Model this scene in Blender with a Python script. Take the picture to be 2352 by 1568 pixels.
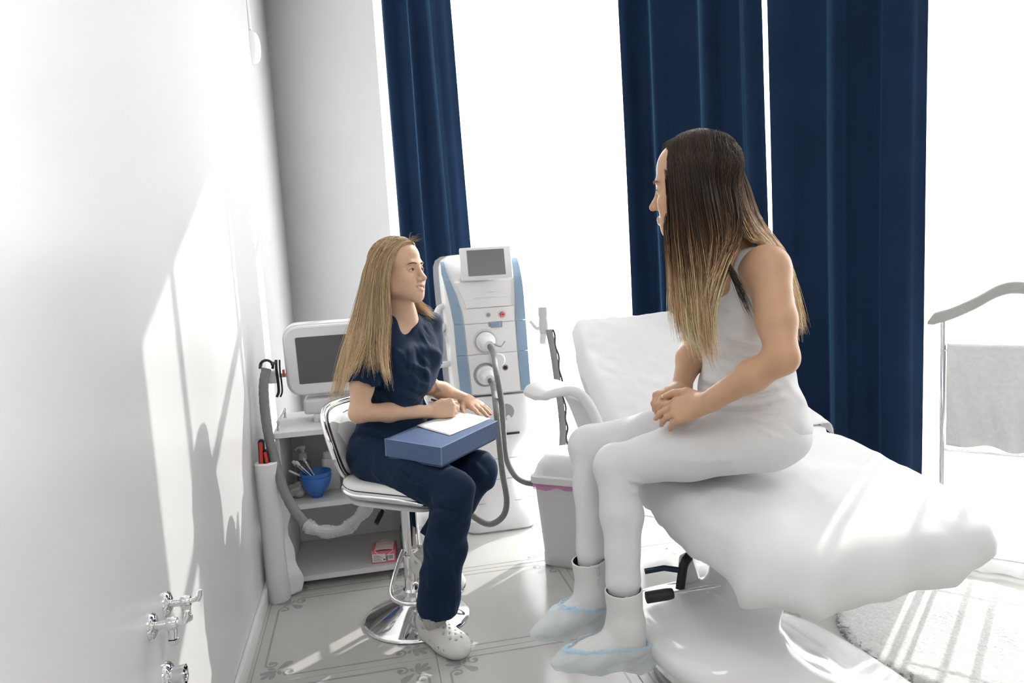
import bpy, bmesh, math, random
import numpy as np
from mathutils import Vector, Matrix, Euler, noise as mnoise

# ------------------------------------------------------------------ camera, light, exposure
scene = bpy.context.scene
COL = scene.collection
for o in list(bpy.data.objects):
    bpy.data.objects.remove(o)
FOCAL, YAW, PITCH, ROLL, CAMH = 1688.0, .1927, .1153, .0589, 1.28

def cam_axes():
    cy, sy, cp, sp = math.cos(YAW), math.sin(YAW), math.cos(PITCH), math.sin(PITCH)
    fwd = np.array([sy*cp, cy*cp, -sp]); right = np.array([cy, -sy, 0.]); down = np.cross(fwd, right)
    cr, sr = math.cos(ROLL), math.sin(ROLL)
    return cr*right+sr*down, -sr*right+cr*down, fwd
CR, CD, CF = cam_axes()
cd = bpy.data.cameras.new('camera'); cam = bpy.data.objects.new('camera', cd); COL.objects.link(cam)
cd.sensor_width = 36.0; cd.lens = FOCAL/2352*36; cd.clip_start = .02
mw = Matrix.Identity(4)
for i in range(3):
    mw[i][0], mw[i][1], mw[i][2] = CR[i], -CD[i], -CF[i]
mw[2][3] = CAMH
cam.matrix_world = mw
scene.camera = cam
vs = scene.view_settings
vs.view_transform = 'Standard'; vs.look = 'None'; vs.gamma = 1.0; vs.use_curve_mapping = False
vs.exposure = 1.19

WORLD_STRENGTH = 3.6
wd = bpy.data.worlds.new('world'); scene.world = wd; wd.use_nodes = True
bg = wd.node_tree.nodes['Background']; bg.inputs[0].default_value = (.97, .98, 1.0, 1); bg.inputs[1].default_value = WORLD_STRENGTH
SUN_AZ = np.array([.755, .656]); SUN_EL = math.radians(35)
sun_d = bpy.data.lights.new('sun', 'SUN'); sun_d.energy = 7.0; sun_d.angle = math.radians(.53); sun_d.color = (1, .97, .92)
sun = bpy.data.objects.new('sun', sun_d); COL.objects.link(sun)
to_sun = Vector((SUN_AZ[0]*math.cos(SUN_EL), SUN_AZ[1]*math.cos(SUN_EL), math.sin(SUN_EL)))
sun.rotation_euler = to_sun.to_track_quat('Z', 'Y').to_euler(); sun.location = to_sun*8

lamp_d = bpy.data.lights.new('added_fill_light', 'AREA'); lamp_d.shape = 'RECTANGLE'; lamp_d.size = 1.5; lamp_d.size_y = 1.2; lamp_d.energy = 13; lamp_d.color = (1, .985, .96)
lamp = bpy.data.objects.new('added_fill_light', lamp_d); COL.objects.link(lamp); lamp.location = (.9, -.7, 3.13)      # added fill light, no real fixture; brightens the sides facing the camera

def at(px, py, d):
    """a point of the room seen at pixel (px, py) of the 2352 x 1568 frame, d metres along the optical axis"""
    r = CR*((px-1176)/FOCAL)+CD*((py-784)/FOCAL)+CF
    return np.array([0, 0, CAMH])+r*d

def V(*a): return np.array(a, float)
def unit(v): v = np.asarray(v, float); return v/np.linalg.norm(v)

# ------------------------------------------------------------------ materials
MATS = {}
def mat(name, col=(.8, .8, .8), rough=.5, metal=0., spec=.5, sheen=0., coat=0., trans=0., ior=1.45, sss=0., attr=None,
        noise=0., nscale=8., bump=0., bscale=60., alpha=1., sheen_tint=(1, 1, 1), emit=None, aniso=None, bdist=.002):
    if name in MATS: return MATS[name]
    m = bpy.data.materials.new(name); m.use_nodes = True; nt = m.node_tree; N = nt.nodes; L = nt.links
    b = N['Principled BSDF']
    b.inputs['Base Color'].default_value = (*col, 1); b.inputs['Roughness'].default_value = rough
    b.inputs['Metallic'].default_value = metal; b.inputs['Specular IOR Level'].default_value = spec
    b.inputs['IOR'].default_value = ior
    b.inputs['Sheen Weight'].default_value = sheen; b.inputs['Sheen Tint'].default_value = (*sheen_tint, 1)
    b.inputs['Sheen Roughness'].default_value = .35
    b.inputs['Coat Weight'].default_value = coat; b.inputs['Transmission Weight'].default_value = trans
    b.inputs['Alpha'].default_value = alpha
    if sss:
        b.inputs['Subsurface Weight'].default_value = sss; b.inputs['Subsurface Radius'].default_value = (1, .35, .2)
        b.inputs['Subsurface Scale'].default_value = .006
    if emit:
        b.inputs['Emission Color'].default_value = (*emit[:3], 1); b.inputs['Emission Strength'].default_value = emit[3]
    src = None
    if attr:
        a = N.new('ShaderNodeAttribute'); a.attribute_name = attr; src = a.outputs['Color']; L.new(src, b.inputs['Base Color'])
    tc = None
    if noise or bump:
        tc = N.new('ShaderNodeTexCoord')
    if noise:
        n = N.new('ShaderNodeTexNoise'); n.inputs['Scale'].default_value = nscale; n.inputs['Detail'].default_value = 5
        L.new(tc.outputs['Object'], n.inputs['Vector'])
        mr = N.new('ShaderNodeMapRange'); mr.inputs['From Min'].default_value = .3; mr.inputs['From Max'].default_value = .7
        mr.inputs['To Min'].default_value = 1-noise; mr.inputs['To Max'].default_value = 1+noise*.4
        L.new(n.outputs['Fac'], mr.inputs['Value'])
        mx = N.new('ShaderNodeVectorMath'); mx.operation = 'SCALE'
        if src is not None: L.new(src, mx.inputs[0])
        else: mx.inputs[0].default_value = col
        L.new(mr.outputs[0], mx.inputs['Scale']); L.new(mx.outputs[0], b.inputs['Base Color'])
    if bump:
        n2 = N.new('ShaderNodeTexNoise'); n2.inputs['Scale'].default_value = bscale; n2.inputs['Detail'].default_value = 4
        if aniso:
            mp = N.new('ShaderNodeMapping'); mp.inputs['Scale'].default_value = aniso
            L.new(tc.outputs['Object'], mp.inputs['Vector']); L.new(mp.outputs[0], n2.inputs['Vector'])
        else: L.new(tc.outputs['Object'], n2.inputs['Vector'])
        bp = N.new('ShaderNodeBump'); bp.inputs['Strength'].default_value = bump; bp.inputs['Distance'].default_value = bdist
        L.new(n2.outputs['Fac'], bp.inputs['Height']); L.new(bp.outputs[0], b.inputs['Normal'])
    MATS[name] = m
    return m

def film(name, col, transp, transl, rough=.4, tcol=None):
    """thin cloth or film: part clear, part glowing through, part diffuse"""
    if name in MATS: return MATS[name]
    m = bpy.data.materials.new(name); m.use_nodes = True; nt = m.node_tree; N = nt.nodes; L = nt.links
    out = N['Material Output']; N.remove(N['Principled BSDF'])
    d = N.new('ShaderNodeBsdfPrincipled'); d.inputs['Base Color'].default_value = (*col, 1); d.inputs['Roughness'].default_value = rough
    t = N.new('ShaderNodeBsdfTranslucent'); t.inputs[0].default_value = (*(tcol or col), 1)
    c = N.new('ShaderNodeBsdfTransparent'); c.inputs[0].default_value = (1, 1, 1, 1)
    m1 = N.new('ShaderNodeMixShader'); m1.inputs[0].default_value = transl; L.new(d.outputs[0], m1.inputs[1]); L.new(t.outputs[0], m1.inputs[2])
    m2 = N.new('ShaderNodeMixShader'); m2.inputs[0].default_value = transp; L.new(m1.outputs[0], m2.inputs[1]); L.new(c.outputs[0], m2.inputs[2])
    L.new(m2.outputs[0], out.inputs['Surface'])
    MATS[name] = m
    return m

M_WALL = mat('wall_paint', (.80, .80, .80), .42, noise=.02, nscale=3, bump=.05, bscale=140)
M_WALLG = mat('wall_satin', (.74, .74, .74), .30, noise=.015, nscale=2, bump=.04, bscale=12)
M_CEIL = mat('ceiling_paint', (.85, .85, .85), .7)
M_TRIM = mat('trim_white', (.82, .82, .81), .35)
M_PLAST = mat('white_plastic', (.80, .80, .80), .28, noise=.012, nscale=20)
M_PLASTG = mat('gloss_white_plastic', (.84, .84, .84), .12, coat=.4)
M_GREY = mat('grey_plastic', (.34, .34, .34), .4)
M_SHELL = mat('light_grey_plastic', (.66, .66, .66), .35)
M_BLUESTRIPE = mat('blue_grey_panel', (.26, .37, .50), .25, coat=.3)
M_SCREEN = mat('screen_glass', (.115, .115, .12), .22, noise=.05, nscale=200)
M_BLACK = mat('black_plastic', (.012, .012, .014), .35)
M_RUBBER = mat('black_rubber', (.02, .02, .02), .6)
M_CHROME = mat('chrome', (.86, .86, .87), .06, 1.0)
M_STEEL = mat('brushed_steel', (.62, .62, .62), .25, 1.0, noise=.05, nscale=40)
M_HOSE = mat('grey_hose', (.20, .20, .20), .55, noise=.12, nscale=60)
M_RED = mat('red_plastic', (.62, .05, .03), .35)
M_LAM = mat('white_laminate', (.74, .74, .73), .35, noise=.015, nscale=30)
M_NAVYVEL = mat('navy_velvet', (.008, .024, .062), .75, spec=.15, sheen=.75, sheen_tint=(.25, .55, .95), noise=.22, nscale=3.5, bump=.15, bscale=400)
M_SCRUB = mat('navy_cotton', (.008, .021, .053), .75, spec=.2, sheen=.12, sheen_tint=(.4, .6, 1), noise=.15, nscale=9, bump=.35, bscale=500, bdist=.0006)
M_TOWEL = mat('towel_white', (.80, .80, .80), .95, spec=.1, bump=.9, bscale=260, noise=.06, nscale=60)
M_SHEET = mat('sheet_white', (.83, .83, .83), .85, spec=.15, bump=.35, bscale=30, noise=.02, nscale=10)
M_LEATHER = mat('white_leather', (.80, .80, .80), .32, bump=.15, bscale=150)
M_WOVEN = mat('white_woven', (.76, .76, .765), .85, spec=.15, bump=.35, bscale=600, noise=.02, nscale=30, bdist=.0005)
M_TANK = mat('tank_cotton', (.78, .78, .785), .85, spec=.15, bump=.3, bscale=500, noise=.03, nscale=20, bdist=.0005)
M_SKIN = mat('skin', (.6, .4, .3), .42, spec=.35, sss=.12, attr='Col', noise=.05, nscale=30, bump=.12, bscale=500, bdist=.0004)
M_HAIR = mat('hair', (.3, .2, .1), .38, spec=.45, attr='Col')
M_PAPER = mat('paper_white', (.82, .82, .82), .7)
M_BOX = mat('blue_card', (.078, .125, .245), .55, noise=.05, nscale=60, bump=.1, bscale=300)
M_BOXIN = mat('dark_blue_card', (.035, .07, .15), .6)
M_BOWL = mat('blue_silicone', (.045, .17, .55), .32, noise=.04, nscale=20)
M_PINK = mat('pink_card', (.72, .17, .23), .5, noise=.04, nscale=40)
M_LINER = film('pink_bag', (.72, .33, .56), .15, .3)
M_CLOG = mat('clog_foam', (.72, .72, .70), .5, noise=.03, nscale=30)
M_BOOT = mat('boot_leather', (.74, .735, .725), .5, bump=.12, bscale=120, noise=.02, nscale=15)
M_DARK = mat('dark_lining', (.02, .018, .016), .6)
M_SOCK = mat('knit_sock', (.60, .57, .52), .9, noise=.25, nscale=120, bump=.6, bscale=500)
M_COVER = film('shoe_cover_film', (.88, .945, .99), .50, .35)
M_COVERB = film('shoe_cover_elastic', (.50, .76, .95), .25, .3)
M_PLASTWRAP = film('clear_wrap', (.75, .75, .75), .62, .3, .15)
M_CLEAR = film('clear_plastic', (.45, .45, .45), .55, .2, .1)
M_SHEER = film('sheer_voile', (.93, .93, .93), .50, .75)
M_RUG = mat('rug_white', (.70, .695, .68), 1., spec=.05, noise=.14, nscale=110, bump=.8, bscale=220, bdist=.004)
M_TILE = mat('polished_tile', (.52, .515, .495), .15, spec=.32, noise=.035, nscale=5)
M_INLAY = mat('tile_ornament', (.36, .355, .35), .18, spec=.30, noise=.1, nscale=40)
M_GROUT = mat('grout', (.30, .30, .29), .8)
M_GLASS = film('window_glass', (.9, .9, .9), .93, .0, .02)
M_TEETH = mat('teeth', (.82, .80, .76), .2)
M_EYEW = mat('eye_white', (.75, .74, .72), .15)
M_IRIS = mat('iris', (.035, .05, .06), .1)
M_BROW = mat('brow_hair', (.16, .09, .045), .7)
M_NAIL = mat('red_nail', (.55, .01, .015), .15)
M_NAILN = mat('natural_nail', (.80, .58, .50), .2)
M_GREEN = mat('green_print', (.10, .28, .12), .5)
M_INK = mat('black_ink', (.03, .03, .03), .6)
M_CASTER = mat('caster_grey', (.1, .1, .1), .5)

# ------------------------------------------------------------------ mesh helpers
class MB:
    """collects polygons that become ONE mesh object"""
    def __init__(s): s.v = []; s.f = []; s.mi = []; s.cur = 0
    def add(s, vs_, fs):
        o = len(s.v); s.v += [tuple(map(float, p)) for p in vs_]
        s.f += [tuple(i+o for i in f) for f in fs]; s.mi += [s.cur]*len(fs)
        return s
    def box(s, c, size, rot=None):
        hx, hy, hz = [q/2 for q in size]
        P = np.array([[x, y, z] for x in (-hx, hx) for y in (-hy, hy) for z in (-hz, hz)])
        if rot is not None: P = P@np.asarray(rot).T
        P = P+np.asarray(c)
        return s.add(P, [(0, 1, 3, 2), (4, 6, 7, 5), (0, 4, 5, 1), (2, 3, 7, 6), (0, 2, 6, 4), (1, 5, 7, 3)])
    def bbox(s, c, size, r=.004, seg=2, rot=None):
        bm = bmesh.new(); bmesh.ops.create_cube(bm, size=1.0)
        for v in bm.verts: v.co = Vector((v.co.x*size[0], v.co.y*size[1], v.co.z*size[2]))
        r = min(r, min(size)*.49)
        bmesh.ops.bevel(bm, geom=bm.edges[:], offset=r, segments=seg, affect='EDGES', profile=.5)
        bm.verts.index_update()
        P = np.array([v.co[:] for v in bm.verts])
        if rot is not None: P = P@np.asarray(rot).T
        s.add(P+np.asarray(c), [tuple(v.index for v in f.verts) for f in bm.faces]); bm.free()
        return s
    def tube(s, pts, r, n=12, caps=True, flat=1., up=None):
        pts = [np.asarray(p, float) for p in pts]; m = len(pts)
        rs = [r]*m if np.isscalar(r) else list(r)
        T = []
        for i in range(m):
            T.append(unit(pts[min(i+1, m-1)]-pts[max(i-1, 0)]))
        a = np.asarray(up, float) if up is not None else (V(0, 0, 1) if abs(T[0][2]) < .9 else V(1, 0, 0))
        V0 = []
        for i in range(m):
            a = a-T[i]*(a@T[i]); a = unit(a); b = np.cross(T[i], a)
            for k in range(n):
                th = 2*math.pi*k/n
                V0.append(pts[i]+rs[i]*(math.cos(th)*a+flat*math.sin(th)*b))
        F = []
        for i in range(m-1):
            for k in range(n):
                F.append((i*n+k, i*n+(k+1) % n, (i+1)*n+(k+1) % n, (i+1)*n+k))
        if caps:
            F.append(tuple(range(n-1, -1, -1))); F.append(tuple((m-1)*n+k for k in range(n)))
        return s.add(V0, F)
    def lathe(s, prof, c=(0, 0, 0), n=32, axis=(0, 0, 1), cap=False):
        ax = unit(axis); a = unit(np.cross(ax, V(0, 1, 0) if abs(ax[1]) < .9 else V(1, 0, 0))); b = np.cross(ax, a); c = np.asarray(c, float)
        V0 = []; F = []
        for r, z in prof:
            for k in range(n):
                th = 2*math.pi*k/n; V0.append(c+ax*z+r*(math.cos(th)*a+math.sin(th)*b))
        for i in range(len(prof)-1):
            for k in range(n):
                F.append((i*n+k, i*n+(k+1) % n, (i+1)*n+(k+1) % n, (i+1)*n+k))
        if cap:
            F.append(tuple(range(n-1, -1, -1))); F.append(tuple((len(prof)-1)*n+k for k in range(n)))
        return s.add(V0, F)
    def loft(s, secs, caps=True, closed=True):
        n = len(secs[0]); V0 = [p for sec in secs for p in sec]; F = []
        for i in range(len(secs)-1):
            for k in range(n if closed else n-1):
                F.append((i*n+k, i*n+(k+1) % n, (i+1)*n+(k+1) % n, (i+1)*n+k))
        if caps:
            F.append(tuple(range(n-1, -1, -1))); F.append(tuple((len(secs)-1)*n+k for k in range(n)))
        return s.add(V0, F)
    def prism(s, poly, ext):
        n = len(poly); e = np.asarray(ext, float); P = [np.asarray(p, float) for p in poly]
        return s.add(P+[p+e for p in P], [tuple(range(n-1, -1, -1)), tuple(range(n, 2*n))]+[(i, (i+1) % n, n+(i+1) % n, n+i) for i in range(n)])
    def slab(s, fn, nu, nv, th):
        """closed thin solid over a grid: fn(u, v) -> (point, normal)"""
        A = []; B = []
        for j in range(nv+1):
            for i in range(nu+1):
                p, nn = fn(i/nu, j/nv); A.append(p+nn*th/2); B.append(p-nn*th/2)
        o = len(A); F = []; I = lambda i, j: j*(nu+1)+i
        for j in range(nv):
            for i in range(nu):
                F.append((I(i, j), I(i+1, j), I(i+1, j+1), I(i, j+1)))
                F.append((o+I(i, j+1), o+I(i+1, j+1), o+I(i+1, j), o+I(i, j)))
        for i in range(nu):
            F.append((I(i, 0), o+I(i, 0), o+I(i+1, 0), I(i+1, 0))); F.append((I(i, nv), I(i+1, nv), o+I(i+1, nv), o+I(i, nv)))
        for j in range(nv):
            F.append((I(0, j), I(0, j+1), o+I(0, j+1), o+I(0, j))); F.append((I(nu, j), o+I(nu, j), o+I(nu, j+1), I(nu, j+1)))
        return s.add(A+B, F)
    def mesh(s, name, mats, smooth=True, off=(0, 0, 0)):
        me = bpy.data.meshes.new(name)
        vv = np.array(s.v, np.float64)-np.asarray(off)
        me.from_pydata(vv.tolist(), [], s.f)
        for m in (mats if isinstance(mats, (list, tuple)) else [mats]): me.materials.append(m)
        me.polygons.foreach_set('material_index', s.mi)
        bm = bmesh.new(); bm.from_mesh(me); bmesh.ops.recalc_face_normals(bm, faces=bm.faces[:]); bm.to_mesh(me); bm.free()
        me.polygons.foreach_set('use_smooth', [smooth]*len(me.polygons))
        return me
    def build(s, name, mats, parent=None, smooth=True, sharp=40, bevel=0.):
        off = base_of(parent) if parent is not None else V(0, 0, 0)
        me = s.mesh(name, mats, smooth, off)
        if smooth and sharp: me.set_sharp_from_angle(angle=math.radians(sharp))
        o = bpy.data.objects.new(name, me); COL.objects.link(o)
        if parent is not None: o.parent = parent
        if bevel:
            b = o.modifiers.new('bevel', 'BEVEL'); b.width = bevel; b.segments = 2; b.limit_method = 'ANGLE'
        return o

def base_of(o):
    b = V(0, 0, 0)
    while o is not None:
        b = b+V(*o.location); o = o.parent
    return b
def thing(name, label, cat, loc=(0, 0, 0), group=None):
    o = bpy.data.objects.new(name, None); COL.objects.link(o); o.location = Vector([float(q) for q in loc]); o.empty_display_size = .05
    o['label'] = label; o['category'] = cat
    if group: o['group'] = group
    return o
def tag(o, label, cat, group=None):
    o['label'] = label; o['category'] = cat
    if group: o['group'] = group
    return o
def struct(o): o['kind'] = 'structure'; return o
def recenter(o, loc):
    """puts a single-mesh thing's origin at its base"""
    loc = Vector([float(q) for q in loc]); o.data.transform(Matrix.Translation(-loc)); o.location = loc; return o
def spline(pts, n):
    """Catmull-Rom through pts, n samples"""
    P = np.array(pts, float); m = len(P)
    Q = np.vstack([2*P[0]-P[1], P, 2*P[-1]-P[-2]])
    out = []
    for q in np.linspace(0, m-1-1e-9, n):
        i = int(q); t = q-i; a, b, c, d = Q[i], Q[i+1], Q[i+2], Q[i+3]
        out.append(.5*((2*b)+(-a+c)*t+(2*a-5*b+4*c-d)*t*t+(-a+3*b-3*c+d)*t**3))
    return np.array(out)
def rrect(w, h_, r, n=5):
    """rounded rectangle outline, centred, list of (x, y)"""
    out = []
    for cx, cy, a0 in ((w/2-r, h_/2-r, 0), (-w/2+r, h_/2-r, 90), (-w/2+r, -h_/2+r, 180), (w/2-r, -h_/2+r, 270)):
        for k in range(n+1):
            a = math.radians(a0+90*k/n); out.append((cx+r*math.cos(a), cy+r*math.sin(a)))
    return out

# ------------------------------------------------------------------ implicit surfaces for soft shapes
class Field:
    def __init__(s, k=.02): s.pr = []; s.k = k; s.bumps = []
    def cone(s, a, b, ra, rb=None, k=None, op='u', flat=None):
        a = np.asarray(a, float); b = np.asarray(b, float); rb = ra if rb is None else rb; R = max(ra, rb)
        s.pr.append(('c', a, b, ra, rb, s.k if k is None else k, op, flat, np.minimum(a, b)-R, np.maximum(a, b)+R)); return s
    def chain(s, pts, rs, k=None, op='u', flat=None):
        for i in range(len(pts)-1): s.cone(pts[i], pts[i+1], rs[i], rs[i+1], k, op, flat)
        return s
    def ell(s, c, r, rot=None, k=None, op='u'):
        c = np.asarray(c, float); r = np.asarray(r, float); R = np.eye(3) if rot is None else np.asarray(rot, float)
        ext = np.sqrt(((R*r)**2).sum(1))
        s.pr.append(('e', c, r, R, 0, s.k if k is None else k, op, None, c-ext, c+ext)); return s
    def box(s, c, half, rot=None, rad=.0, k=None, op='u'):
        c = np.asarray(c, float); hf = np.asarray(half, float); R = np.eye(3) if rot is None else np.asarray(rot, float)
        ext = np.abs(R)@hf+rad
        s.pr.append(('b', c, hf, R, rad, s.k if k is None else k, op, None, c-ext, c+ext)); return s
    def plane(s, p, nrm, k=0.):
        """removes everything on the side the normal points to"""
        s.pr.append(('p', np.asarray(p, float), unit(nrm), None, 0, k, 'i', None, None, None)); return s
    def fold(s, a, b, amp, w):
        s.bumps.append((np.asarray(a, float), np.asarray(b, float), amp*.25, amp, w)); s.bumps[-1] = (s.bumps[-1][0], (s.bumps[-1][0]+s.bumps[-1][1])/2, amp*.3, amp, w)
        s.bumps.append((s.bumps[-1][1], np.asarray(b, float), amp, amp*.3, w)); return s
    def creases(s, lines, h=.007, n=7):
        """folds drawn across the surface: (x0, y0, x1, y1, height, width[, bow]) as seen from the camera, laid onto the surface in depth"""
        lo, hi = s.bounds(); lo = lo-.02; D = s.grid(lo, hi+.02, h); org = V(0, 0, CAMH); mx = np.array(D.shape)-1
        def hit(px, py):
            r = CR*((px-1176)/FOCAL)+CD*((py-784)/FOCAL)+CF; ts = np.arange(1.2, 3.3, .003); P = org+ts[:, None]*r; I = np.rint((P-lo)/h).astype(int)
            ok = ((I >= 0) & (I <= mx)).all(1); v = np.full(len(ts), 1.); v[ok] = D[tuple(I[ok].T)]; j = np.argmax(v < 0)
            return org+ts[j]*r if v[j] < 0 else None
        for ln in lines:
            x0, y0, x1, y1, amp, w = ln[:6]; bow = ln[6] if len(ln) > 6 else 0; L_ = math.hypot(x1-x0, y1-y0)+1e-6; prev = None
            for i in range(n+1):
                t = i/n; b_ = bow*4*t*(1-t); q = hit(x0+(x1-x0)*t-(y1-y0)/L_*b_, y0+(y1-y0)*t+(x1-x0)/L_*b_); a = amp*(1-abs(2*t-1)**2.2)
                if q is not None and prev is not None and np.linalg.norm(q-prev[0]) < .08: s.bumps.append((prev[0], q, prev[1], a, w))
                prev = (q, a) if q is not None else None
        return s
    def grow(s, d):
        f = Field(s.k)
        for q in s.pr:
            q = list(q)
            if q[0] == 'c': q[3] += d; q[4] += d
            elif q[0] == 'e': q[2] = q[2]+d
            elif q[0] == 'b': q[4] += d
            if q[8] is not None: q[8] = q[8]-d; q[9] = q[9]+d
            f.pr.append(tuple(q))
        return f
    def bounds(s):
        lo = np.min([q[8] for q in s.pr if q[6] == 'u'], 0); hi = np.max([q[9] for q in s.pr if q[6] == 'u'], 0); return lo, hi
    def grid(s, lo, hi, h):
        nx = np.ceil((hi-lo)/h).astype(int)+1
        ax = [lo[i]+h*np.arange(nx[i]) for i in range(3)]
        D = np.full(tuple(nx), .06, np.float32)
        def sub(l, u):
            i0 = np.clip(np.floor((l-lo)/h).astype(int), 0, nx); i1 = np.clip(np.ceil((u-lo)/h).astype(int)+1, 0, nx); return i0, i1
        for q in s.pr:
            kind, k, op = q[0], q[5], q[6]
            if kind == 'p':
                X, Y, Z = np.meshgrid(*[x.astype(np.float32) for x in ax], indexing='ij', sparse=True)
                d = (X-q[1][0])*q[2][0]+(Y-q[1][1])*q[2][1]+(Z-q[1][2])*q[2][2]
                np.maximum(D, d, out=D); continue
            m = k+3*h+.004
            i0, i1 = sub(q[8]-m, q[9]+m)
            if np.any(i1 <= i0): continue
            sl = tuple(slice(i0[i], i1[i]) for i in range(3))
            X, Y, Z = np.meshgrid(*[ax[i][sl[i]].astype(np.float32) for i in range(3)], indexing='ij', sparse=True)
            if kind == 'c':
                a, b, ra, rb, flat = q[1], q[2], q[3], q[4], q[7]
                px, py, pz = X-a[0], Y-a[1], Z-a[2]; ba = b-a
                if flat is not None:
                    fd, fs = np.asarray(flat[0], float), flat[1]; w = (px*fd[0]+py*fd[1]+pz*fd[2])*(fs-1)
                    px = px+w*fd[0]; py = py+w*fd[1]; pz = pz+w*fd[2]; ba = ba+fd*((ba@fd)*(fs-1))
                t = np.clip((px*ba[0]+py*ba[1]+pz*ba[2])/max(ba@ba, 1e-12), 0, 1)
                d = np.sqrt((px-t*ba[0])**2+(py-t*ba[1])**2+(pz-t*ba[2])**2)-(ra+(rb-ra)*t)
            else:
                c, r, R = q[1], q[2], q[3]
                px, py, pz = X-c[0], Y-c[1], Z-c[2]
                x = px*R[0, 0]+py*R[1, 0]+pz*R[2, 0]; y = px*R[0, 1]+py*R[1, 1]+pz*R[2, 1]; z = px*R[0, 2]+py*R[1, 2]+pz*R[2, 2]
                if kind == 'e':
                    k0 = np.sqrt((x/r[0])**2+(y/r[1])**2+(z/r[2])**2); k1 = np.sqrt((x/r[0]**2)**2+(y/r[1]**2)**2+(z/r[2]**2)**2)
                    d = k0*(k0-1)/np.maximum(k1, 1e-6)
                else:
                    ax_, ay_, az_ = np.abs(x)-r[0], np.abs(y)-r[1], np.abs(z)-r[2]
                    d = np.sqrt(np.maximum(ax_, 0)**2+np.maximum(ay_, 0)**2+np.maximum(az_, 0)**2)+np.minimum(np.maximum(ax_, np.maximum(ay_, az_)), 0)-q[4]
            A = D[sl]; d = d.astype(np.float32)
            if op == 'u':
                if k > 0: hh = np.maximum(k-np.abs(A-d), 0)/k; A[...] = np.minimum(A, d)-hh*hh*k*.25
                else: np.minimum(A, d, out=A)
            else:
                d = -d
                if k > 0: hh = np.maximum(k-np.abs(A-d), 0)/k; A[...] = np.maximum(A, d)+hh*hh*k*.25
                else: np.maximum(A, d, out=A)
        for a, b, am0, am1, w in s.bumps:
            i0, i1 = sub(np.minimum(a, b)-3*w, np.maximum(a, b)+3*w)
            if np.any(i1 <= i0): continue
            sl = tuple(slice(i0[i], i1[i]) for i in range(3))
            X, Y, Z = np.meshgrid(*[ax[i][sl[i]].astype(np.float32) for i in range(3)], indexing='ij', sparse=True)
            px, py, pz = X-a[0], Y-a[1], Z-a[2]; ba = b-a
            t = np.clip((px*ba[0]+py*ba[1]+pz*ba[2])/max(ba@ba, 1e-12), 0, 1)
            d2 = (px-t*ba[0])**2+(py-t*ba[1])**2+(pz-t*ba[2])**2
            D[sl] -= ((am0+(am1-am0)*t)*np.exp(-d2/(w*w))).astype(np.float32)
        return D
    def mesh(s, h, lo=None, hi=None, post=None, smooth=2):
        """surface nets; -> verts, quads"""
        if lo is None: lo, hi = s.bounds(); lo = lo-.03; hi = hi+.03
        lo = np.floor(np.asarray(lo)/h)*h; hi = np.asarray(hi, float)
        D = s.grid(lo, hi, h)
        if post is not None: D = post(D, lo, h)
        return snets(D, lo, h, smooth)

def snets(D, lo, h, smooth=2):
    S = D < 0
    c = np.zeros(tuple(np.array(D.shape)-1), np.int8)
    for dx in (0, 1):
        for dy in (0, 1):
            for dz in (0, 1):
                c += S[dx:D.shape[0]-1+dx, dy:D.shape[1]-1+dy, dz:D.shape[2]-1+dz]
    act = np.argwhere((c > 0) & (c < 8))
    if len(act) == 0: return np.zeros((0, 3)), np.zeros((0, 4), int)
    idx = np.full(c.shape, -1, np.int32); idx[tuple(act.T)] = np.arange(len(act))
    acc = np.zeros((len(act), 3)); cnt = np.zeros(len(act))
    for axis in range(3):
        o1, o2 = [q for q in range(3) if q != axis]
        for p in (0, 1):
            for q in (0, 1):
                a = act.copy(); a[:, o1] += p; a[:, o2] += q; b = a.copy(); b[:, axis] += 1
                da = D[tuple(a.T)]; db = D[tuple(b.T)]; m = (da < 0) != (db < 0)
                t = np.where(m, da/np.where(da-db == 0, 1, da-db), 0)
                pos = a.astype(float); pos[:, axis] += t
                acc[m] += pos[m]; cnt[m] += 1
    verts = acc/cnt[:, None]*h+lo
    quads = []
    for axis in range(3):
        o1, o2 = [(1, 2), (2, 0), (0, 1)][axis]
        sl0 = [slice(None)]*3; sl1 = [slice(None)]*3
        sl0[axis] = slice(0, -1); sl1[axis] = slice(1, None)
        e = S[tuple(sl0)] != S[tuple(sl1)]
        for o in (o1, o2):
            z = [slice(None)]*3; z[o] = 0; e[tuple(z)] = False
            z[o] = -1; e[tuple(z)] = False
        ed = np.argwhere(e)
        if len(ed) == 0: continue
        def cell(d1, d2):
            q = ed.copy(); q[:, o1] -= d1; q[:, o2] -= d2; return idx[tuple(q.T)]
        Q = np.stack([cell(1, 1), cell(0, 1), cell(0, 0), cell(1, 0)], 1)
        fl = ~S[tuple(ed.T)]
        Q[fl] = Q[fl][:, ::-1]
        quads.append(Q)
    Q = np.concatenate(quads); Q = Q[(Q >= 0).all(1)]
    if smooth:
        E = np.concatenate([Q[:, [0, 1]], Q[:, [1, 2]], Q[:, [2, 3]], Q[:, [3, 0]]])
        for it in range(smooth):
            s_ = np.zeros_like(verts); n_ = np.zeros(len(verts))
            for ch in range(3):
                s_[:, ch] = np.bincount(E[:, 0], verts[E[:, 1], ch], len(verts))+np.bincount(E[:, 1], verts[E[:, 0], ch], len(verts))
            n_ = np.bincount(E[:, 0], minlength=len(verts))+np.bincount(E[:, 1], minlength=len(verts))
            ok = n_ > 0
            verts[ok] = .5*verts[ok]+.5*s_[ok]/n_[ok][:, None]
    return verts, Q

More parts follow.
